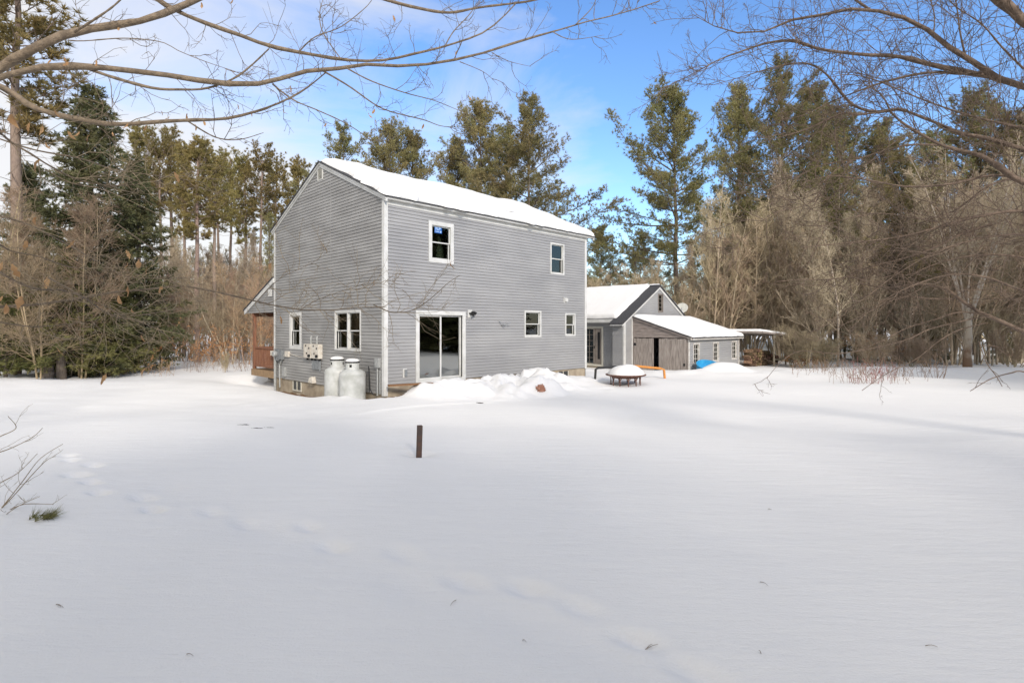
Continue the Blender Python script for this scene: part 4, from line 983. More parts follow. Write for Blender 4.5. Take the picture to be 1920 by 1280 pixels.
# red pines on the left
for k, (px, Z, yt, sx, lb_) in enumerate((
    (262, 44, 238, 1.0, 'red pine beside the tip of the dark spruce'), (300, 42, 262, .95, 'red pine second from the spruce'), (322, 46, 240, 1.0, 'red pine with a tall tufted crown, third from the spruce'),
    (345, 41, 275, .9, 'red pine with a dark straight trunk, fourth from the spruce'), (408, 46, 300, .95, 'thin crowned red pine in the gap of bright sky'), (430, 50, 285, .9, 'red pine on the right of the sky gap'),
    (462, 45, 300, 1.0, 'red pine with a dense yellowish crown near the house'), (490, 44, 288, 1.0, 'red pine second from the gable edge'), (520, 48, 290, 1.0, 'red pine half hidden by the gable of the house'), (560, 50, 300, 1.0, 'red pine rising behind the rake of the gable'))):
    put('rp%d' % (k % 3), px, Z, yt, lb_, 'pine tree', 'red pines left of the house', 'red_pine', 19, sx)
# woods edge to the right of the yard, outside the frame, mirrored in the sliding door
for k, (x, y, h, sx) in enumerate(((27, 4, 15, 1.2), (31, 11, 17, 1.2), (34, 17, 16, 1.2), (33, -3, 17, 1.1))):
    add_tree('white_pine', 'wp%d' % (k % 4), x, y, h / 20, 'white pine of the wood edge right of the yard, mirrored in the sliding door', 'pine tree', 'white pines right of the frame', sx=sx)
for k in range(14):
    add_tree('spruce_tree', 'sp%d' % (k % 2), 25 + 2.2 * (k % 3) + rng.normal(0, .5), 1.5 + 1.35 * k, rng.uniform(.75, 1.05), 'spruce of the wood edge right of the yard, mirrored in the sliding door', 'spruce tree', 'spruces right of the frame', sx=1.3)
# unseen bare trees put behind the camera to thinly shade the near yard
for k in range(28):
    x = -18 + 3.7 * (k // 2) + rng.normal(0, .8) + (k % 2) * 1.5; y = (-6.0 if k % 2 == 0 else -9.5) + rng.normal(0, .8); h = (10.6 if k % 2 == 0 else 12.6) + rng.normal(0, .8)
    add_tree('bare_tree', ('bm0', 'bt0', 'bm1', 'bt1', 'bm2', 'bt2')[k % 6], x, y, h / (9 if k % 2 == 0 else 11), 'unseen bare tree behind the camera, placed to shade the near yard', 'bare tree', 'bare trees behind the camera', sx=1.5)
# spruces and hemlocks on the left
put('sp0', 165, 25.0, 150, 'tall dark spruce, largest tree left of the house', 'spruce tree', None, 'spruce_tree', 13, 1.12)
put('sp1', 255, 27.0, 290, 'spruce leaning on the right flank of the tall dark spruce', 'spruce tree', None, 'spruce_tree', 12, 1.05)
put('sp0', 55, 28.0, 330, 'spruce on the left flank of the tall dark spruce', 'spruce tree', None, 'spruce_tree', 12, 1.1)
put('hm0', 120, 24.0, 560, 'yellowish green hemlock with low boughs over the brown stump', 'hemlock tree', 'hemlocks at the left wood edge', 'hemlock_tree', 7, 1.5)
put('hm0', 225, 25.0, 520, 'hemlock with boughs sweeping to the snow left of the reddish saplings', 'hemlock tree', 'hemlocks at the left wood edge', 'hemlock_tree', 7, 1.2)
put('hm1', 30, 23.0, 540, 'hemlock at the left edge of the photo with boughs above the snow', 'hemlock tree', 'hemlocks at the left wood edge', 'hemlock_tree', 5, 1.2)
put('hm1', 300, 27.0, 600, 'small hemlock between the spruces and the reddish saplings', 'hemlock tree', 'hemlocks at the left wood edge', 'hemlock_tree', 5, 1.0)
# edge pine, its bole runs out of the top of the frame
ep = put('rp0', 25, 24.0, -100, 'old pine whose bole runs up the left edge of the photo', 'pine tree', None, 'red_pine', 19, 1.5)
# thick boles near the left wood edge
def bole(px, Z, r0, r1, h, m, label, name='tree_trunk', lean=0):
    x = (px - 960) / F * Z; z0 = gz(x, Z); t = np.linspace(0, 1, 7)
    P = np.stack([lean * t * h + .03 * rng.normal(0, 1, 7), .03 * rng.normal(0, 1, 7), t * h - .4 * (t == 0)], 1)[None]
    s = Soup(); s.quads(*tubes(P, (r0 + (r1 - r0) * t + .05 * r0 * rng.normal(0, 1, 7))[None], 12)); me = s.mesh(name, True)
    o = link(name, me, m); o.location = (x, Z, z0); return tag(o, label, 'tree stump' if label else None)
bh = put('hm0', 115, 22.4, 470, 'tall hemlock on a thick brown bole at the left wood edge', 'hemlock tree', None, 'hemlock_tree', 7, 1.25)
s_ = Soup(); tz = np.linspace(0, 1, 9); s_.quads(*tubes(np.stack([.02 * np.sin(7 * tz), .02 * np.cos(5 * tz), -.4 + 3.6 * tz], 1)[None], (.20 - .07 * tz + .006 * rng.normal(0, 1, 9))[None], 12)); link('trunk_foot', s_.mesh('trunk_foot', True), M['bark_pine'], bh)
bole(90, 22.2, .20, .17, .55, M['bark_pine'], 'short dark stump beside the thick brown bole', 'tree_stump')
for k, (px, Z, yt, sx, lb_) in enumerate(((368, 33, 262, 1.25, 'red pine with a stout bole at the right side of the spruces'), (402, 34, 300, 1.1, 'red pine with a stout bole in the middle of the reddish saplings'))):
    put('rp%d' % k, px, Z, yt, lb_, 'pine tree', 'red pines left of the house', 'red_pine', 19, sx)
put('wp2', 1689, 33, 300, 'white pine with a stout grey bole behind the reddish weeds', 'pine tree', WPg, 'white_pine', 20, 1.1)
for k, (px, Z, yt) in enumerate(((15, 22.5, 330), (75, 21.5, 380), (150, 23, 340), (320, 29, 470))):
    put('tg%d' % (k % 2), px, Z, yt, 'thin bare brown tree tangled before the dark spruces', 'bare tree', 'thin bare trees before the spruces', 'bare_tree', 7, 1.0)
for k, (px, Z, yt, sx, lb_) in enumerate(((10, 21.5, 545, 1.5, 'low hemlock nearest the left edge of the photo'), (205, 24.0, 560, 1.5, 'low hemlock spreading before the tall dark spruce'))):
    put('hm%d' % (k % 2), px, Z, yt, lb_, 'hemlock tree', 'hemlocks at the left wood edge', 'hemlock_tree', 7 if k % 2 == 0 else 5, sx)
# saplings left
for k in range(34):
    px = rng.uniform(335, 525); Z = rng.uniform(30, 48); yt = rng.uniform(430, 520)
    put(('br0', 'br1', 'bm1', 'bt2')[k % 4], px, Z, yt, 'slender reddish sapling in the thicket between the spruces and the porch', 'sapling', 'reddish saplings left of the porch', 'sapling', 8, .9)
put('bs0', 420, 25.5, 650, 'thin dark bare sapling alone in the snow left of the porch', 'sapling', None, 'sapling', 3, .35)
# bare broadleaf wood on the right
put('birch', 1571, 30.0, 330, 'single pale poplar trunk standing clear at the snow edge', 'poplar tree', None, 'poplar_tree', 12)
mx_, my_ = (1815 - 960) / F * 28.55, 28.55; mz_ = gz(mx_, my_)
mt = add_tree('poplar_tree', 'multi', mx_, my_, .86, 'multi-stemmed pale poplar with an orange brown foot', 'poplar tree', None, 'poplar_tree', z=mz_ + 3.0)
s_ = Soup(); tz = np.linspace(0, 1, 14); s_.quads(*tubes(np.stack([.03 * np.sin(7 * tz), .03 * np.cos(5 * tz), -3.5 + 3.9 * tz], 1)[None], (.24 - .085 * tz + .012 * rng.normal(0, 1, 14))[None], 14))
link('trunk_foot', s_.mesh('trunk_foot', True), M['foot'], mt)
put('birch', 1855, 33.5, 330, 'thin pale poplar right behind the multi-stemmed one', 'poplar tree', None, 'poplar_tree', 12)
for k in range(24):
    px = 1190 + 33 * k + rng.normal(0, 14); Z = rng.uniform(34, 42); yt = (470 if px < 1330 else 330) + rng.normal(0, 40) - (30 if px > 1500 else 0)
    put('bt%d' % (k % 3), px, Z, yt, 'bare grey-brown tree in the twiggy wood behind the shed', 'bare tree', 'bare trees of the right wood', 'bare_tree', 11)
for k in range(46):
    px = 1130 + 19 * k + rng.normal(0, 14); Z = rng.uniform(31.5, 40) ; yt = (500 if px < 1300 else 400) + rng.normal(0, 45)
    if 1290 < px < 1500: Z = max(Z, 35)
    put('bm%d' % (k % 3), px, Z, yt, 'many-stemmed bare shrub in the twiggy wood behind the shed', 'bare shrub', 'bare shrubs of the right wood', 'bare_shrub', 9)
for k in range(44):
    px = 1320 + 14.5 * k + rng.normal(0, 12); Z = rng.uniform(30.5, 36) if px > 1500 else rng.uniform(35, 39); yt = (370 if px < 1450 else 245) + rng.normal(0, 35)
    put('bt%d' % (k % 3), px, Z, yt, 'tall bare tree in the tan twiggy screen at the right', 'bare tree', 'tall bare trees of the right wood', 'bare_tree', 11, rng.uniform(.65, .9))
for k, (px, Z, yt) in enumerate(((1512, 29, 590), (1545, 28.5, 610), (1640, 28, 600), (1700, 28, 620), (1745, 29, 610), (1490, 30, 600), (1900, 30, 600))):
    put('bs%d' % (k % 2), px, Z, yt, 'low bare bush at the snow edge of the right wood', 'bush', 'low bushes at the right snow edge', 'bush', 3)
for k, (px, Z, yt) in enumerate(((1760, 34, 600), (1880, 37, 590), (1620, 36, 560), (1720, 40, 560))):
    put('hm%d' % (k % 2), px, Z, yt, 'young hemlock among the bare trees of the right wood', 'hemlock tree', 'young hemlocks of the right wood', 'hemlock_tree', 7 if k % 2 == 0 else 5, 1.1)
# the wood standing farther off, all round: one mass
def far_wood():
    g = np.random.default_rng(77); S = Soup(); W = Soup(); Tw = Soup()
    base = []
    for s in range(3):
        t, w_, n_ = white_pine(18, 900 + s, .12, .24, .55); base.append((t, w_, n_))
    bare = [bare_tree(12, 950 + s, 3, .12, dens=.9, tw=.02) for s in range(2)]
    def arr(me):
        v = np.empty(len(me.vertices) * 3, dtype=np.float32); me.vertices.foreach_get('co', v); l = np.empty(len(me.loops), dtype=np.int32); me.loops.foreach_get('vertex_index', l); return v.reshape(-1, 3), l
    cb = [[arr(m_) for m_ in x] for x in base]; bb = [[arr(m_) for m_ in x] for x in bare]
    for k in range(230):
        az = R(g.uniform(-180, 180)) if k > 150 else R(g.uniform(-46, 46)); Z = g.uniform(56, 88) if k <= 150 else g.uniform(40, 80)
        if abs(az) > R(50) and abs(az) < R(128) and Z < 45: Z += 10
        x, y = math.sin(az) * Z / max(.6, math.cos(az) if abs(az) < R(50) else 1), math.cos(az) * Z / max(.6, math.cos(az) if abs(az) < R(50) else 1)
        px = 960 + F * x / y if y > 1 else 9999
        if 540 < px < 1090: hh = g.uniform(7, 10)
        elif px < 540: hh = g.uniform(9, 13.5)
        elif px < 1340: hh = g.uniform(9, 12.5)
        else: hh = g.uniform(15, 21)
        if y < 5: hh = g.uniform(12, 18)
        con = g.random() < .62; src = cb[g.integers(3)] if con else bb[g.integers(2)]
        s = hh / (18 if con else 12); a = g.uniform(0, 6.28); ca, sa = math.cos(a), math.sin(a); z0 = gz(x, y)
        for q, (v, l) in enumerate(src):
            V = np.stack([(v[:, 0] * ca - v[:, 1] * sa) * s + x, (v[:, 0] * sa + v[:, 1] * ca) * s + y, v[:, 2] * s + z0 - .1], 1)
            if con and q == 2: S.tris(V, l.reshape(-1, 3))
            elif con: W.quads(V, l.reshape(-1, 4))
            else: Tw.quads(V, l.reshape(-1, 4))
    V = np.vstack([np.vstack(S.V), np.vstack(W.V), np.vstack(Tw.V)]); nS = len(np.vstack(S.V)); nW = len(np.vstack(W.V))
    T = np.vstack(S.T); Q = np.vstack([np.vstack(W.Q) + nS, np.vstack(Tw.Q) + nS + nW]); nWq = len(np.vstack(W.Q))
    mi = np.concatenate([np.full(nWq, 1), np.full(len(Q) - nWq, 2), np.full(len(T), 0)])
    me = np_mesh('distant_wood', V, Q, T, mi=mi)
    tag(link('distant_wood', me, [M['wp'], M['bark_pine'], M['twig']]), 'far-off mixed wood of pines and bare trees closing the view', 'wood', kind='stuff')
far_wood()

# ------------------------------------------------------------------ near limbs that reach over the yard
def smooth_path(pts, n=26):
    P = np.array(pts, float); d = np.r_[0, np.cumsum(np.linalg.norm(np.diff(P, axis=0), axis=1))]; t = np.linspace(0, d[-1], n)
    # Catmull-Rom through the points
    out = []
    for u in t:
        i = min(np.searchsorted(d, u, side='right') - 1, len(P) - 2); f = (u - d[i]) / max(d[i + 1] - d[i], 1e-9)
        p0, p1, p2_, p3 = P[max(i - 1, 0)], P[i], P[i + 1], P[min(i + 2, len(P) - 1)]
        out.append(.5 * ((2 * p1) + (-p0 + p2_) * f + (2 * p0 - 5 * p1 + 4 * p2_ - p3) * f * f + (-p0 + 3 * p1 - 3 * p2_ + p3) * f ** 3))
    return np.array(out)
def limb_set(limbs, g, twig_levels, side_bias=None):
    """limbs: (pixel points, depth start, depth end, radius start, radius end) -> wood mesh soup and twig polylines"""
    S = Soup(); ends = []; allP = []; allR = []
    for (pts, z0, z1, r0, r1) in limbs:
        n = len(pts); Zs = np.linspace(z0, z1, n) + (g.normal(0, .05, n) if n > 2 else 0)
        W = np.array([p if len(p) == 3 and isinstance(p, np.ndarray) else at(p[0], p[1], Z) for p, Z in zip(pts, Zs)])
        P = smooth_path(W, 26); Rr = .86 * np.linspace(r0, r1, 26) * (1 + .09 * g.normal(0, 1, 26)); S.quads(*tubes(P[None], Rr[None], 10)); allP.append(P); allR.append(Rr)
    P = np.array(allP); Rr = np.array(allR)
    return S, P, Rr
g5 = np.random.default_rng(55)
K = 1.0
beech_limbs = [
    ([np.array([-8.2, 4.6, 2.6]), (-260, 300), (-60, 175), (0, 128), (60, 93), (130, 62), (200, 50), (270, 38), (330, 16), (392, -12), (470, -60)], 5.2, 5.9, .078, .028),
    ([(-120, 200), (-20, 152), (44, 134), (101, 123), (161, 126), (208, 128), (269, 136), (336, 144), (403, 156), (453, 157), (504, 156), (537, 143), (578, 133), (640, 128), (681, 121), (759, 124), (827, 117), (901, 101), (979, 76), (1043, 58), (1096, 42), (1167, 25), (1237, 2)], 5.2, 6.6, .040, .006),
    ([(240, -60), (262, -30), (300, 3), (349, 29), (403, 50), (447, 65), (504, 86), (571, 100), (653, 113), (720, 113), (777, 101), (834, 87), (901, 64), (936, 39), (968, 6)], 5.7, 6.6, .032, .008),
    ([(161, 127), (208, 144), (285, 165), (336, 168), (386, 166), (437, 148), (470, 124), (504, 92)], 5.5, 5.9, .020, .008),
    ([(-30, 150), (20, 172), (60, 200), (120, 218), (201, 232), (255, 232), (302, 228), (369, 225), (420, 223), (470, 212), (524, 193), (571, 168), (610, 137)], 4.6, 5.3, .030, .007),
    ([(353, 228), (403, 257), (447, 262), (494, 249)], 5.0, 5.1, .009, .003),
    ([(511, 158), (551, 188), (598, 208), (653, 234), (702, 268)], 5.9, 6.1, .010, .004),
    ([(600, 130), (653, 161), (706, 198), (742, 212), (795, 225), (830, 237), (880, 239)], 6.0, 6.3, .012, .003),
    ([(650, 128), (696, 152), (759, 174), (812, 188), (855, 205), (885, 217)], 6.0, 6.4, .009, .003),
    ([(700, -8), (724, 0), (777, 14), (841, 24), (901, 14), (990, 3), (1040, -10)], 6.3, 6.8, .022, .012),
    ([(862, 116), (908, 136), (934, 160)], 6.2, 6.3, .006, .002), ([(922, 99), (954, 115), (995, 125)], 6.2, 6.3, .006, .002), ([(1036, 60), (1071, 74), (1133, 66)], 6.3, 6.5, .007, .002),
    ([(130, 76), (158, 77), (235, 72), (302, 79), (336, 96), (386, 116), (440, 134)], 5.4, 5.7, .007, .003),
    ([(140, 60), (180, 35), (215, 10), (245, -20)], 5.3, 5.2, .014, .008),
    ([(834, 87), (850, 60), (878, 30), (905, -5)], 6.2, 6.4, .008, .004), ([(1080, 46), (1110, 15), (1120, -10)], 6.4, 6.5, .008, .004), ([(1165, 25), (1175, 5), (1182, -8)], 6.4, 6.4, .005, .003),
    ([(640, 112), (605, 60), (600, 20), (610, -10)], 6.0, 6.2, .008, .004), ([(560, 98), (590, 70), (640, 50), (690, 10), (700, -10)], 6.0, 6.2, .008, .004),
]
low_limbs = [
    ([np.array([-5.6, 2.9, 2.2]), (-160, 560), (-20, 575), (60, 572), (140, 560), (226, 546), (292, 541), (332, 535), (385, 542), (451, 559), (490, 563), (525, 577), (600, 582), (660, 578), (700, 571), (722, 575)], 3.0, 4.2, .016, .0035),
    ([(700, 571), (724, 582), (739, 586), (772, 582), (798, 567), (822, 547), (842, 529), (862, 516)], 4.2, 4.4, .0045, .0022),
    ([(-40, 238), (0, 250), (20, 266), (60, 290), (95, 312), (150, 338), (215, 348), (262, 336)], 2.6, 3.2, .0075, .002),
    ([(-30, 250), (60, 280), (150, 297), (215, 318), (300, 330), (385, 343)], 2.9, 3.6, .006, .002),
    ([(85, 318), (140, 345), (200, 350), (262, 345)], 2.9, 3.2, .004, .0015),
    ([(-20, 500), (60, 540), (120, 545), (200, 575), (236, 592), (300, 585), (345, 577)], 2.8, 3.3, .007, .002),
    ([(90, 520), (160, 560), (205, 590), (250, 600), (300, 620), (330, 648)], 3.0, 3.3, .006, .0016),
    ([(300, 548), (312, 580), (300, 610), (280, 640)], 3.6, 3.6, .003, .0012),
    ([(220, 420), (262, 450), (300, 475), (312, 505), (330, 545)], 3.4, 3.6, .005, .002),
    ([(-20, 445), (20, 470), (70, 480), (130, 500), (190, 505), (240, 512)], 2.7, 3.2, .005, .0015),
    ([(-20, 600), (60, 612), (140, 606), (200, 596)], 2.7, 3.1, .004, .0015),
    ([(-20, 400), (50, 420), (120, 455), (200, 500), (250, 520), (360, 520)], 3.1, 3.8, .006, .002),
    ([(480, 567), (500, 545), (528, 520), (560, 505), (590, 490), (618, 470)], 4.0, 4.3, .003, .0012),
    ([(560, 582), (600, 560), (660, 540), (700, 530), (760, 545)], 4.1, 4.3, .003, .0012),
]
beech = empty('beech_tree', (-8.3, 4.6, gz(-8.3, 4.6) - .05), 0, 'beech tree whose bare limbs with a few tan leaves cross the upper left sky', 'beech tree')
def rel(S, o):
    for k in range(len(S.V)): S.V[k] = S.V[k] - np.array(o.location)
    return S
s = Soup(); tz = np.linspace(0, 1, 8); P = np.stack([-8.3 + .15 * np.sin(tz * 3), 4.6 + .1 * tz, gz(-8.3, 4.6) - .3 + tz * 11], 1)[None]; s.quads(*tubes(P, (.21 - .15 * tz)[None], 14))
s.quads(*tubes(smooth_path([np.array([-8.2, 4.62, 2.0]), np.array([-7.2, 3.8, 2.25]), np.array([-5.6, 2.9, 2.2])], 12)[None], np.linspace(.05, .017, 12)[None], 8))
link('trunk', rel(s, beech).mesh('trunk', True), M['bark_beech'], beech)
SA, PA, RA = limb_set(beech_limbs, g5, 0); SB, PB, RB = limb_set(low_limbs, g5, 0)
link('limbs', rel(SA, beech).mesh('limbs', True), M['bark_beech'], beech)
link('limbs', rel(SB, beech).mesh('limbs', True), M['bark_beech'], beech)
def twigs(P, Rr, g, n1, L1, n2, L2, r1=.0035, r2=.0017, up=.06, flat=None, n3=0, L3=.06):
    """fine twigs along limbs; n per metre"""
    pl = np.linalg.norm(np.diff(P, axis=1), axis=2).sum(1); rep = np.maximum(1, pl * n1).astype(int); idx = np.repeat(np.arange(len(P)), rep)
    A, AR = sprout(P[idx], Rr[idx] * 0 + r1, 1, lambda t, l: L1 * (1.2 - .5 * t), (30, 70), g, m=7, wig=.24, up=up, t0=.05, t1=1., rf=1, taper=.4, flat=flat)
    A = A; S = Soup(); S.quads(*tubes(A, AR, 4))
    B, BR = sprout(A, AR * 0 + r2, n2, lambda t, l: L2 * l * (1.2 - t) + .03, (30, 65), g, m=5, wig=.17, up=up * .5, t0=.15, rf=1, taper=.6); S.quads(*tubes(B, BR, 3))
    if n3:
        C, CR = sprout(B, BR * .8, n3, lambda t, l: L3 * (1.2 - t), (35, 65), g, m=3, wig=.15, t0=.2, rf=1, taper=.7); S.quads(*tubes(C, CR, 3))
    return S, A, B
ST, TA, TB = twigs(PA[1:], RA[1:], g5, 5.0, .50, 5, .42, .0038, .0022, .05, n3=1, L3=.05)
link('twigs', rel(ST, beech).mesh('twigs'), M['bark_beech'], beech)
SU, UA, UB = twigs(PB, RB, g5, 13, .42, 5, .45, .0022, .0013, .02, n3=1, L3=.05)
link('twigs', rel(SU, beech).mesh('twigs'), M['twig_near'], beech)
def leaves(tips, g, L=.068):
    S = Soup()
    for p in tips:
        a = g.uniform(0, 6.28); ax = nrm(np.array([math.cos(a) * .5, math.sin(a) * .5, -1 + g.normal(0, .25)])); sd = nrm(np.cross(ax, g.normal(0, 1, 3))); nn = np.cross(ax, sd); l = L * g.uniform(.7, 1.15)
        k = 9; V = []; wf = g.uniform(.10, .22); curl = g.uniform(.8, 3.2) * g.choice([-1, 1])
        for i in range(k):
            t = i / (k - 1); w = wf * l * math.sin(PI * min(1, t * .96 + .04)) ** .8 * (1 + .25 * g.normal()); c = p + ax * (t * l) + nn * (curl * l * .35 * (t - .3) ** 2)
            f = g.uniform(.25, .6)
            V += [c - sd * w + nn * w * f, c, c + sd * w + nn * w * f]
        V = np.array(V); i = np.arange(k - 1)[:, None] * 3; j = np.arange(2)[None, :]; S.quads(V, np.stack([i + j, i + j + 1, i + j + 4, i + j + 3], -1).reshape(-1, 4))
    return S
lf = [at(x, y, Z) for (x, y, Z) in ((72, 298, 2.5), (84, 268, 2.5), (632, 150, 5.9), (857, 95, 6.1), (986, 42, 6.3), (690, 212, 6.1), (703, 205, 6.1), (795, 232, 6.3), (302, 208, 5.0), (318, 218, 5.0), (350, 212, 5.0), (366, 232, 5.1), (120, 108, 5.2), (128, 116, 5.2), (96, 112, 5.2), (181, 112, 5.3),
      (222, 52, 5.4), (378, 5, 5.7), (438, 0, 5.7), (55, 230, 3.2), (80, 235, 3.2), (100, 205, 3.3), (125, 245, 3.3), (150, 248, 3.3), (168, 252, 3.3), (20, 214, 3.0), (240, 232, 4), (275, 235, 4.2), (50, 452, 3.0), (5, 490, 2.7), (22, 495, 2.7), (90, 517, 3.0), (5, 555, 2.6), (12, 570, 2.6), (40, 555, 2.7), (222, 555, 3.2), (238, 490, 3.4), (260, 487, 3.4), (336, 650, 3.5), (140, 452, 3.1), (380, 590, 3.8), (446, 195, 5.1), (530, 205, 5.5), (541, 190, 5.5), (470, 208, 5.3))]
tips = np.vstack([np.array(lf), UA[g5.integers(0, len(UA), 16), -1], TA[g5.integers(0, len(TA), 12), -1]])
link('dead_leaves', rel(leaves(tips, g5), beech).mesh('dead_leaves', True), M['leaf'], beech)

apple_limbs = [
    ([np.array([10.2, 6.4, 3.2]), (2200, 240), (2040, 195), (1920, 163), (1860, 142), (1807, 103), (1754, 74), (1729, 46), (1683, 30), (1630, 18), (1587, 18), (1541, 28), (1499, 34), (1470, 43), (1438, 58), (1399, 64), (1357, 55), (1332, 46), (1298, 27)], 6.6, 7.4, .085, .004),
    ([(1872, 147), (1789, 131), (1736, 119), (1683, 106), (1622, 103), (1559, 96), (1523, 89), (1488, 76), (1438, 81), (1392, 96), (1346, 113), (1304, 136), (1245, 166)], 6.9, 7.6, .042, .003),
    ([(1700, 208), (1683, 205), (1640, 210), (1601, 198), (1580, 177), (1552, 142), (1523, 122), (1488, 119), (1445, 128), (1399, 142), (1346, 157)], 7.0, 7.6, .026, .003),
    ([(1840, 138), (1807, 138), (1736, 137), (1665, 152), (1612, 170), (1560, 190), (1510, 215), (1470, 225)], 6.9, 7.4, .024, .004),
    ([(1980, 300), (1860, 262), (1800, 250), (1771, 237), (1729, 220), (1683, 204), (1650, 211), (1605, 215)], 6.6, 7.05, .040, .010),
    ([(1625, 214), (1600, 214), (1576, 214), (1516, 241), (1468, 256), (1420, 268)], 7.0, 7.4, .018, .004),
    ([np.array([9.6, 6.2, 3.9]), (2060, 100), (1940, 55), (1905, 25), (1870, -4), (1830, -40)], 6.2, 6.4, .10, .06),
    ([(2020, 350), (1920, 342), (1870, 310), (1835, 290), (1800, 283), (1760, 270), (1724, 250), (1700, 236), (1672, 212), (1655, 180), (1630, 160)], 6.4, 7.0, .050, .004),
    ([np.array([9.8, 6.3, 2.0]), (2060, 680), (1975, 648), (1920, 622), (1858, 594), (1819, 577), (1796, 557), (1768, 538), (1717, 532), (1660, 540), (1610, 530)], 6.6, 7.2, .075, .008),
    ([(1790, 560), (1745, 560), (1689, 557), (1633, 583), (1577, 611), (1532, 639)], 6.9, 7.2, .014, .004),
    ([(2020, 420), (1920, 396), (1840, 405), (1778, 420), (1731, 434), (1675, 446), (1605, 454), (1540, 460), (1501, 464)], 6.5, 7.0, .030, .005),
    ([(1860, 420), (1800, 440), (1740, 470), (1680, 488), (1619, 504), (1591, 518), (1549, 524), (1500, 524), (1456, 528)], 6.7, 7.1, .018, .005),
    ([(1850, 592), (1800, 585), (1750, 600), (1700, 615), (1650, 640), (1600, 660)], 6.9, 7.2, .012, .004),
    ([(1850, 592), (1790, 605), (1740, 618), (1690, 640), (1580, 662), (1500, 658), (1462, 681), (1436, 710), (1411, 721)], 6.9, 7.4, .010, .003),
    ([(1850, 605), (1800, 618), (1765, 636), (1717, 673), (1661, 701), (1616, 732)], 6.8, 7.1, .009, .004),
    ([(2010, 720), (1920, 697), (1900, 698), (1858, 710), (1819, 733)], 6.2, 6.4, .012, .004),
    ([(1835, 640), (1850, 680), (1868, 705), (1879, 724)], 6.6, 6.6, .006, .005),
    ([(1470, 43), (1500, 80), (1502, 60), (1490, 110)], 7.2, 7.2, .006, .004),
    ([(1630, 18), (1600, -4), (1580, -30)], 7.1, 7.1, .02, .014),
    ([(1810, 106), (1800, 60), (1795, 20), (1788, -20)], 6.9, 7.0, .014, .008),
    ([(1750, 70), (1752, 30), (1742, -10)], 7.0, 7.1, .010, .006),
    ([(1920, 130), (1880, 90), (1840, 45), (1795, 15), (1770, -10)], 6.6, 7.0, .014, .007),
    ([(1900, 330), (1850, 330), (1780, 345), (1700, 350), (1640, 340), (1560, 330), (1500, 345)], 6.5, 7.0, .022, .005),
    ([(1980, 500), (1900, 480), (1820, 480), (1740, 500), (1690, 530)], 6.5, 6.9, .020, .006),
    ([(1765, 272), (1704, 272), (1660, 282), (1600, 300), (1540, 310), (1480, 340), (1430, 360)], 6.9, 7.3, .016, .004),
    ([(2020, 560), (1920, 545), (1850, 520), (1780, 515), (1700, 540), (1640, 575), (1590, 620)], 6.4, 6.9, .018, .004),
    ([(2010, 455), (1930, 440), (1850, 445), (1760, 470), (1680, 515), (1620, 560), (1570, 590)], 6.3, 6.9, .016, .004),
    ([(2010, 250), (1920, 240), (1850, 225), (1780, 205), (1700, 175), (1640, 150), (1580, 140), (1520, 160)], 6.5, 7.1, .018, .004),
    ([(1900, 334), (1850, 350), (1790, 395), (1730, 410), (1650, 400), (1570, 415), (1500, 440)], 6.7, 7.2, .014, .004),
    ([(1600, 301), (1560, 325), (1520, 380), (1450, 400), (1400, 440), (1370, 470)], 7.0, 7.3, .009, .003),
]
apple = empty('crabapple_tree', (10.4, 6.5, gz(10.4, 6.5) - .05), 0, 'old crabapple whose bare twiggy limbs arch in from the right over the yard', 'crabapple tree')
s = Soup(); tz = np.linspace(0, 1, 8); P = np.stack([10.4 - .6 * tz + .1 * np.sin(5 * tz), 6.5 - .2 * tz, gz(10.4, 6.5) - .3 + tz * 5.6], 1)[None]; s.quads(*tubes(P, (.26 - .17 * tz)[None], 14)); link('trunk', rel(s, apple).mesh('trunk', True), M['bark_apple'], apple)
SC, PC, RC = limb_set(apple_limbs, g5, 0); link('limbs', rel(SC, apple).mesh('limbs', True), M['bark_apple'], apple)
low = [8, 9, 12, 13, 14, 15, 16]; hi = [k for k in range(len(PC)) if k not in low]
SV, VA, VB = twigs(PC[hi], RC[hi], g5, 10.5, 1.05, 7, .42, .0050, .0027, .05, n3=3, L3=.08)
SL_, _a, _b = twigs(PC[low], RC[low], g5, 3.2, .42, 3, .40, .0042, .0024, .08, n3=1, L3=.06)
for v_, q_ in zip(SL_.V, SL_.Q): SV.quads(v_, q_ - (q_.min() if len(q_) else 0))
link('twigs', rel(SV, apple).mesh('twigs'), M['bark_apple'], apple)

# small bare shrub poking in at the left, pine sprig, twigs fallen on the snow
s = Soup(); base = np.array([-5.35, 5.0, gz(-5.35, 5.0)]); Ls = []
for (pts) in ([(-30, 985), (0, 955), (40, 905), (75, 860), (118, 832)], [(-20, 975), (20, 935), (60, 890), (88, 862), (105, 855)], [(-20, 980), (10, 960), (45, 945), (100, 945)], [(-30, 990), (0, 972), (35, 948), (75, 930)], [(-30, 925), (0, 905), (35, 885), (70, 850)], [(-20, 830), (0, 818), (30, 802), (15, 780)], [(-10, 850), (20, 840), (60, 820), (80, 802)]):
    Ls.append((pts, 4.9, 4.7, .006, .0022))
shr = empty('bare_shrub', tuple(base), 0, 'small leafless shrub poking from the snow at the left edge near the pine sprig', 'bare shrub')
SD_, PD, RD = limb_set(Ls, g5, 0); link('stems', rel(SD_, shr).mesh('stems', True), M['twig'], shr)
SE, EA, EB = twigs(PD, RD, g5, 4, .22, 2, .3, .0022, .0014, .05); link('twigs', rel(SE, shr).mesh('twigs'), M['twig'], shr)
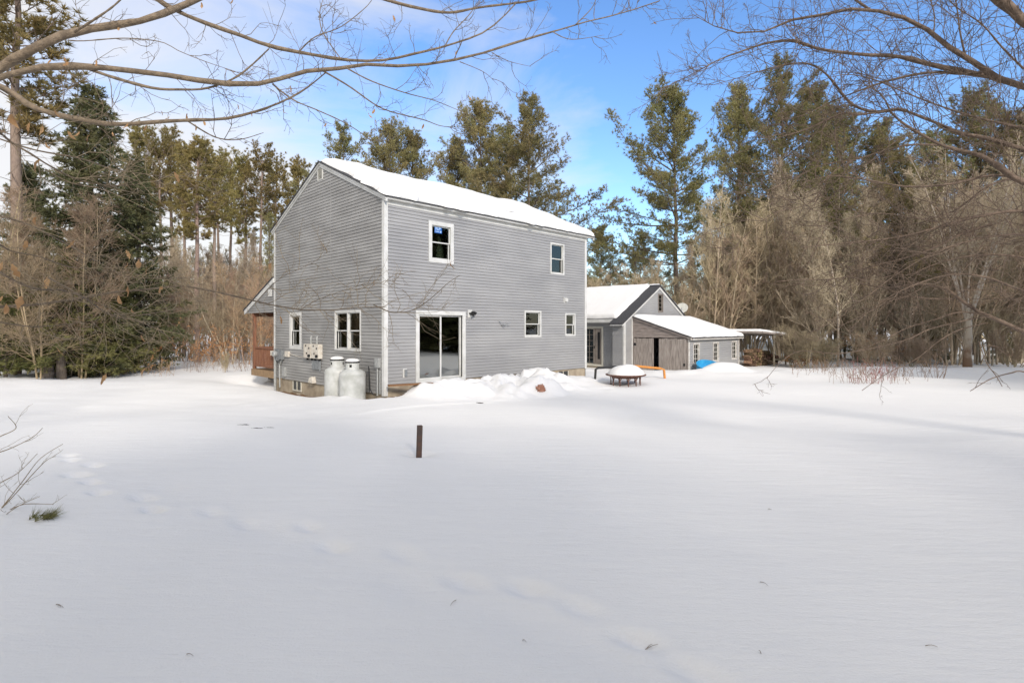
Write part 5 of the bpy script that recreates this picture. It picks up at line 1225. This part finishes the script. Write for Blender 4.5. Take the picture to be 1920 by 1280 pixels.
s = Soup(); c = np.array([-4.02, 4.64, gz(-4.02, 4.64) + .01]); C = c + g5.normal(0, 1, (26, 3)) * np.array([.055, .03, .004]); V, T = blades(C, np.tile(nrm(np.array([.75, .1, .6])), (26, 1)), .12, .0045, 9, .35, g5); s.tris(V, T)
o = link('pine_sprig', s.mesh('pine_sprig'), M['hm']); tag(o, 'green pine sprig lying on the snow near the left edge', 'pine sprig')
def fallen(px, py, L, ang, label, n=None):
    n = n or int(g5.integers(1, 3)); L = L * .6; ang += g5.uniform(-1.2, 1.2)
    Z = (CAM_H - .22) * F / (py - 613.5); x, y, _ = at(px, py, Z); z = gz(x, y); P = []
    for k in range(n):
        a = ang + g5.normal(0, .35); l = L * (1 if k == 0 else g5.uniform(.3, .6)); st_ = 0 if k == 0 else g5.uniform(.1, .5) * L
        q = np.array([x + st_ * math.cos(ang), y + st_ * math.sin(ang)]); P.append([[q[0] + l * t * math.cos(a), q[1] + l * t * math.sin(a), gz(q[0] + l * t * math.cos(a), q[1] + l * t * math.sin(a)) + .004 + .008 * math.sin(t * 3)] for t in np.linspace(0, 1, 5)])
    s = Soup(); s.quads(*tubes(np.array(P), np.tile(np.linspace(.0022, .001, 5), (n, 1)), 4)); return tag(link('fallen_twig', s.mesh('fallen_twig'), M['bark_beech']), label, 'twig', 'twigs fallen on the snow')
for (px, py, L, ang) in ((105, 1158, .14, .3), (350, 1250, .08, -.1), (855, 1145, .12, -.8), (1210, 1222, .12, -.1), (1425, 1110, .10, -.9), (1735, 1222, .10, -.3), (1440, 968, .05, 0), (980, 1218, .05, 0), (1427, 1243, .04, 0)):
    fallen(px, py, L, ang, 'tiny dark twig fallen on the smooth foreground snow')
def hole(px, py, r, label):
    Z = (CAM_H - .08) * F / (py - 613.5); x, y, _ = at(px, py, Z)
    return blob('dark_clod', (x, y, gz(x, y) - .01), r, M['stone'], label, 'clod', px, (1.3, .5, .14), .8, 5)
hole(455, 810, .10, 'farthest of the three dark clods showing through the snow'); hole(480, 820, .09, 'nearest of the three dark clods showing through the snow'); hole(502, 817, .08, 'rightmost of the three dark clods in the snow'); hole(895, 750, .10, 'dark debris lying before the shovelled snow bank')
# standing dry weeds at the right
def weeds(px0, px1, Z0, Z1, n, hh, m, label, seed):
    g = np.random.default_rng(seed); Z = g.uniform(Z0, Z1, n); X = (g.uniform(px0, px1, n) - 960) / F * Z; z = ground_h(X, Z); mm = 5
    d = nrm(np.stack([g.normal(0, .22, n), g.normal(0, .2, n), np.ones(n)], 1)); pts = [np.stack([X, Z, z - .05], 1)]; L = hh * g.uniform(.4, 1.2, n)
    for k in range(mm - 1): d = nrm(d + g.normal(0, .14, d.shape)); pts.append(pts[-1] + d * (L / (mm - 1))[:, None])
    P = np.stack(pts, 1); Rr = np.tile(np.linspace(.008, .004, mm), (n, 1)); S = Soup(); S.quads(*tubes(P, Rr, 3))
    A, AR = sprout(P, Rr, 3, lambda t, l: .25 * l, (25, 55), g, m=3, wig=.2, up=.1, t0=.3, rf=.7); S.quads(*tubes(A, AR, 3))
    V, T = blades(A[:, -1], np.tile([0, 0, 1.], (len(A), 1)), .05, .02, 3, .8, g); S.tris(V, T)
    return tag(link('dry_weeds', S.mesh('dry_weeds'), m), label, 'dry weeds', kind='stuff')
weeds(1540, 1740, 19, 24, 90, .75, M['weed'], 'thin standing dry weed stems in the snow at the right', 1)
weeds(1590, 1680, 18.5, 21.5, 40, .8, M['weed_red'], 'reddish dry stems in the snow at the right', 2)
weeds(1480, 1560, 22, 27, 40, .6, M['weed'], 'sparse dry stems beside the carport', 3)
weeds(1745, 1770, 20.5, 21.5, 14, .9, M['weed'], 'dark seed-headed dry stems by the orange footed poplar', 4)
weeds(90, 330, 23.5, 27, 130, .8, M['twig_red'], 'brushy dry stems under the spruces at the left', 5)
def leafy_brush(px0, px1, Z0, Z1, n, hh, label, seed):
    g = np.random.default_rng(seed); Z = g.uniform(Z0, Z1, n); X = (g.uniform(px0, px1, n) - 960) / F * Z; z = ground_h(X, Z)
    d = nrm(np.stack([g.normal(0, .3, n), g.normal(0, .3, n), np.ones(n)], 1)); L = hh * g.uniform(.4, 1.2, n); P = np.stack([np.stack([X, Z, z - .05], 1) + d * (L * t)[:, None] for t in (0, .4, .75, 1)], 1) + g.normal(0, .02, (n, 4, 3))
    S = Soup(); S.quads(*tubes(P, np.tile(np.linspace(.009, .004, 4), (n, 1)), 3)); A, AR = sprout(P, np.tile(np.linspace(.009, .004, 4), (n, 1)), 6, lambda t, l: .3 * l, (25, 65), g, m=4, wig=.15, up=.05, t0=.25, rf=.6); S.quads(*tubes(A, AR, 3))
    L2 = Soup()
    for t_ in (.3, .5, .7, .85, 1.):
        p, dd = sub(A, np.full(len(A), t_ - 1e-4)); V, T = blades(p, np.tile([0, 0, -.6], (len(p), 1)) + dd * .5, .11, .055, 2, .6, g); L2.tris(V, T)
    o = tag(link('leafy_brush', S.mesh('leafy_brush'), M['twig']), label, 'brush', kind='stuff'); link('dead_leaves', L2.mesh('dead_leaves'), M['leafo'], o)
leafy_brush(350, 520, 27, 38, 90, 2.3, 'rusty leaved beech brush under the saplings left of the porch', 61)
leafy_brush(60, 320, 25, 29, 45, 1.6, 'rusty leaved brush under the spruces', 62)
leafy_brush(1600, 1690, 31, 36, 30, 2.4, 'rusty leaved brush behind the red weed stems', 63)
leafy_brush(1480, 1540, 29, 31, 22, .8, 'low rusty leaved brush beside the carport', 64)
weeds(340, 480, 26, 33, 110, .9, M['weed'], 'rusty dry brush left of the porch', 6)

# ------------------------------------------------------------------ sky and sun
SUN_EL, SUN_AZ = 27.0, 158.0            # azimuth clockwise from +Y (straight ahead)
W = bpy.data.worlds.new('World'); sc.world = W; W.use_nodes = True; nt = W.node_tree; N, Lk = nt.nodes, nt.links
bg = N['Background']; sky = N.new('ShaderNodeTexSky'); sky.sky_type = 'NISHITA'; sky.sun_disc = False
sky.sun_elevation = R(SUN_EL); sky.sun_rotation = R(SUN_AZ); sky.air_density = 1.0; sky.dust_density = .6; sky.ozone_density = 2.0
tc = N.new('ShaderNodeTexCoord'); mp = N.new('ShaderNodeMapping'); mp.inputs['Scale'].default_value = (1.0, 1.0, 2.6); mp.inputs['Location'].default_value = (.35, .1, .2)
Lk.new(tc.outputs['Generated'], mp.inputs[0])
n1 = N.new('ShaderNodeTexNoise'); n1.inputs['Scale'].default_value = 1.9; n1.inputs['Detail'].default_value = 9; n1.inputs['Roughness'].default_value = .58; n1.inputs['Distortion'].default_value = .5
Lk.new(mp.outputs[0], n1.inputs['Vector'])
# clouds gather towards the left-hand sky
sx = N.new('ShaderNodeSeparateXYZ'); Lk.new(tc.outputs['Generated'], sx.inputs[0])
mr = N.new('ShaderNodeMapRange'); mr.inputs['From Min'].default_value = -.75; mr.inputs['From Max'].default_value = .35; mr.inputs['To Min'].default_value = .34; mr.inputs['To Max'].default_value = -.10
Lk.new(sx.outputs['X'], mr.inputs[0])
ad = N.new('ShaderNodeMath'); ad.operation = 'ADD'; Lk.new(n1.outputs['Fac'], ad.inputs[0]); Lk.new(mr.outputs[0], ad.inputs[1])
mz = N.new('ShaderNodeMapRange'); mz.inputs['From Min'].default_value = 0; mz.inputs['From Max'].default_value = .62; mz.inputs['To Min'].default_value = .10; mz.inputs['To Max'].default_value = -.14
Lk.new(sx.outputs['Z'], mz.inputs[0]); ad2 = N.new('ShaderNodeMath'); ad2.operation = 'ADD'; Lk.new(ad.outputs[0], ad2.inputs[0]); Lk.new(mz.outputs[0], ad2.inputs[1])
cr = N.new('ShaderNodeValToRGB'); cr.color_ramp.elements[0].position = .46; cr.color_ramp.elements[1].position = .80; cr.color_ramp.elements[0].color = (0, 0, 0, 1); cr.color_ramp.elements[1].color = (.93, .93, .93, 1)
my = N.new('ShaderNodeMapRange'); my.inputs['From Min'].default_value = .35; my.inputs['From Max'].default_value = -.2; my.inputs['To Min'].default_value = 0; my.inputs['To Max'].default_value = .06  # more cloud behind the camera, added for white fill light
Lk.new(sx.outputs['Y'], my.inputs[0]); ad3 = N.new('ShaderNodeMath'); ad3.operation = 'ADD'; Lk.new(ad2.outputs[0], ad3.inputs[0]); Lk.new(my.outputs[0], ad3.inputs[1])
mo = N.new('ShaderNodeMapRange'); mo.inputs['From Min'].default_value = .56; mo.inputs['From Max'].default_value = .75; mo.inputs['To Min'].default_value = 0; mo.inputs['To Max'].default_value = .5  # overhead cloud, out of view, added to neutralise the blue fill
Lk.new(sx.outputs['Z'], mo.inputs[0]); ad4 = N.new('ShaderNodeMath'); ad4.operation = 'ADD'; Lk.new(ad3.outputs[0], ad4.inputs[0]); Lk.new(mo.outputs[0], ad4.inputs[1])
Lk.new(ad4.outputs[0], cr.inputs[0])
hs = N.new('ShaderNodeHueSaturation'); hs.inputs['Hue'].default_value = .507; hs.inputs['Saturation'].default_value = 1.2; hs.inputs['Value'].default_value = 1.06; Lk.new(sky.outputs[0], hs.inputs['Color'])
mx = N.new('ShaderNodeMix'); mx.data_type = 'RGBA'; Lk.new(cr.outputs[0], mx.inputs['Factor']); Lk.new(hs.outputs[0], mx.inputs[6]); mx.inputs[7].default_value = (3.6, 3.5, 3.4, 1)
Lk.new(mx.outputs[2], bg.inputs[0]); bg.inputs[1].default_value = .15
sd = bpy.data.lights.new('sun', 'SUN'); so = bpy.data.objects.new('sun', sd); col.objects.link(so)
sd.energy = 1.8; sd.angle = R(9.0); sd.color = (1, .91, .80)
dv = Vector((math.sin(R(SUN_AZ)) * math.cos(R(SUN_EL)), math.cos(R(SUN_AZ)) * math.cos(R(SUN_EL)), math.sin(R(SUN_EL))))
so.rotation_euler = dv.to_track_quat('Z', 'Y').to_euler()
sc.view_settings.exposure = .82
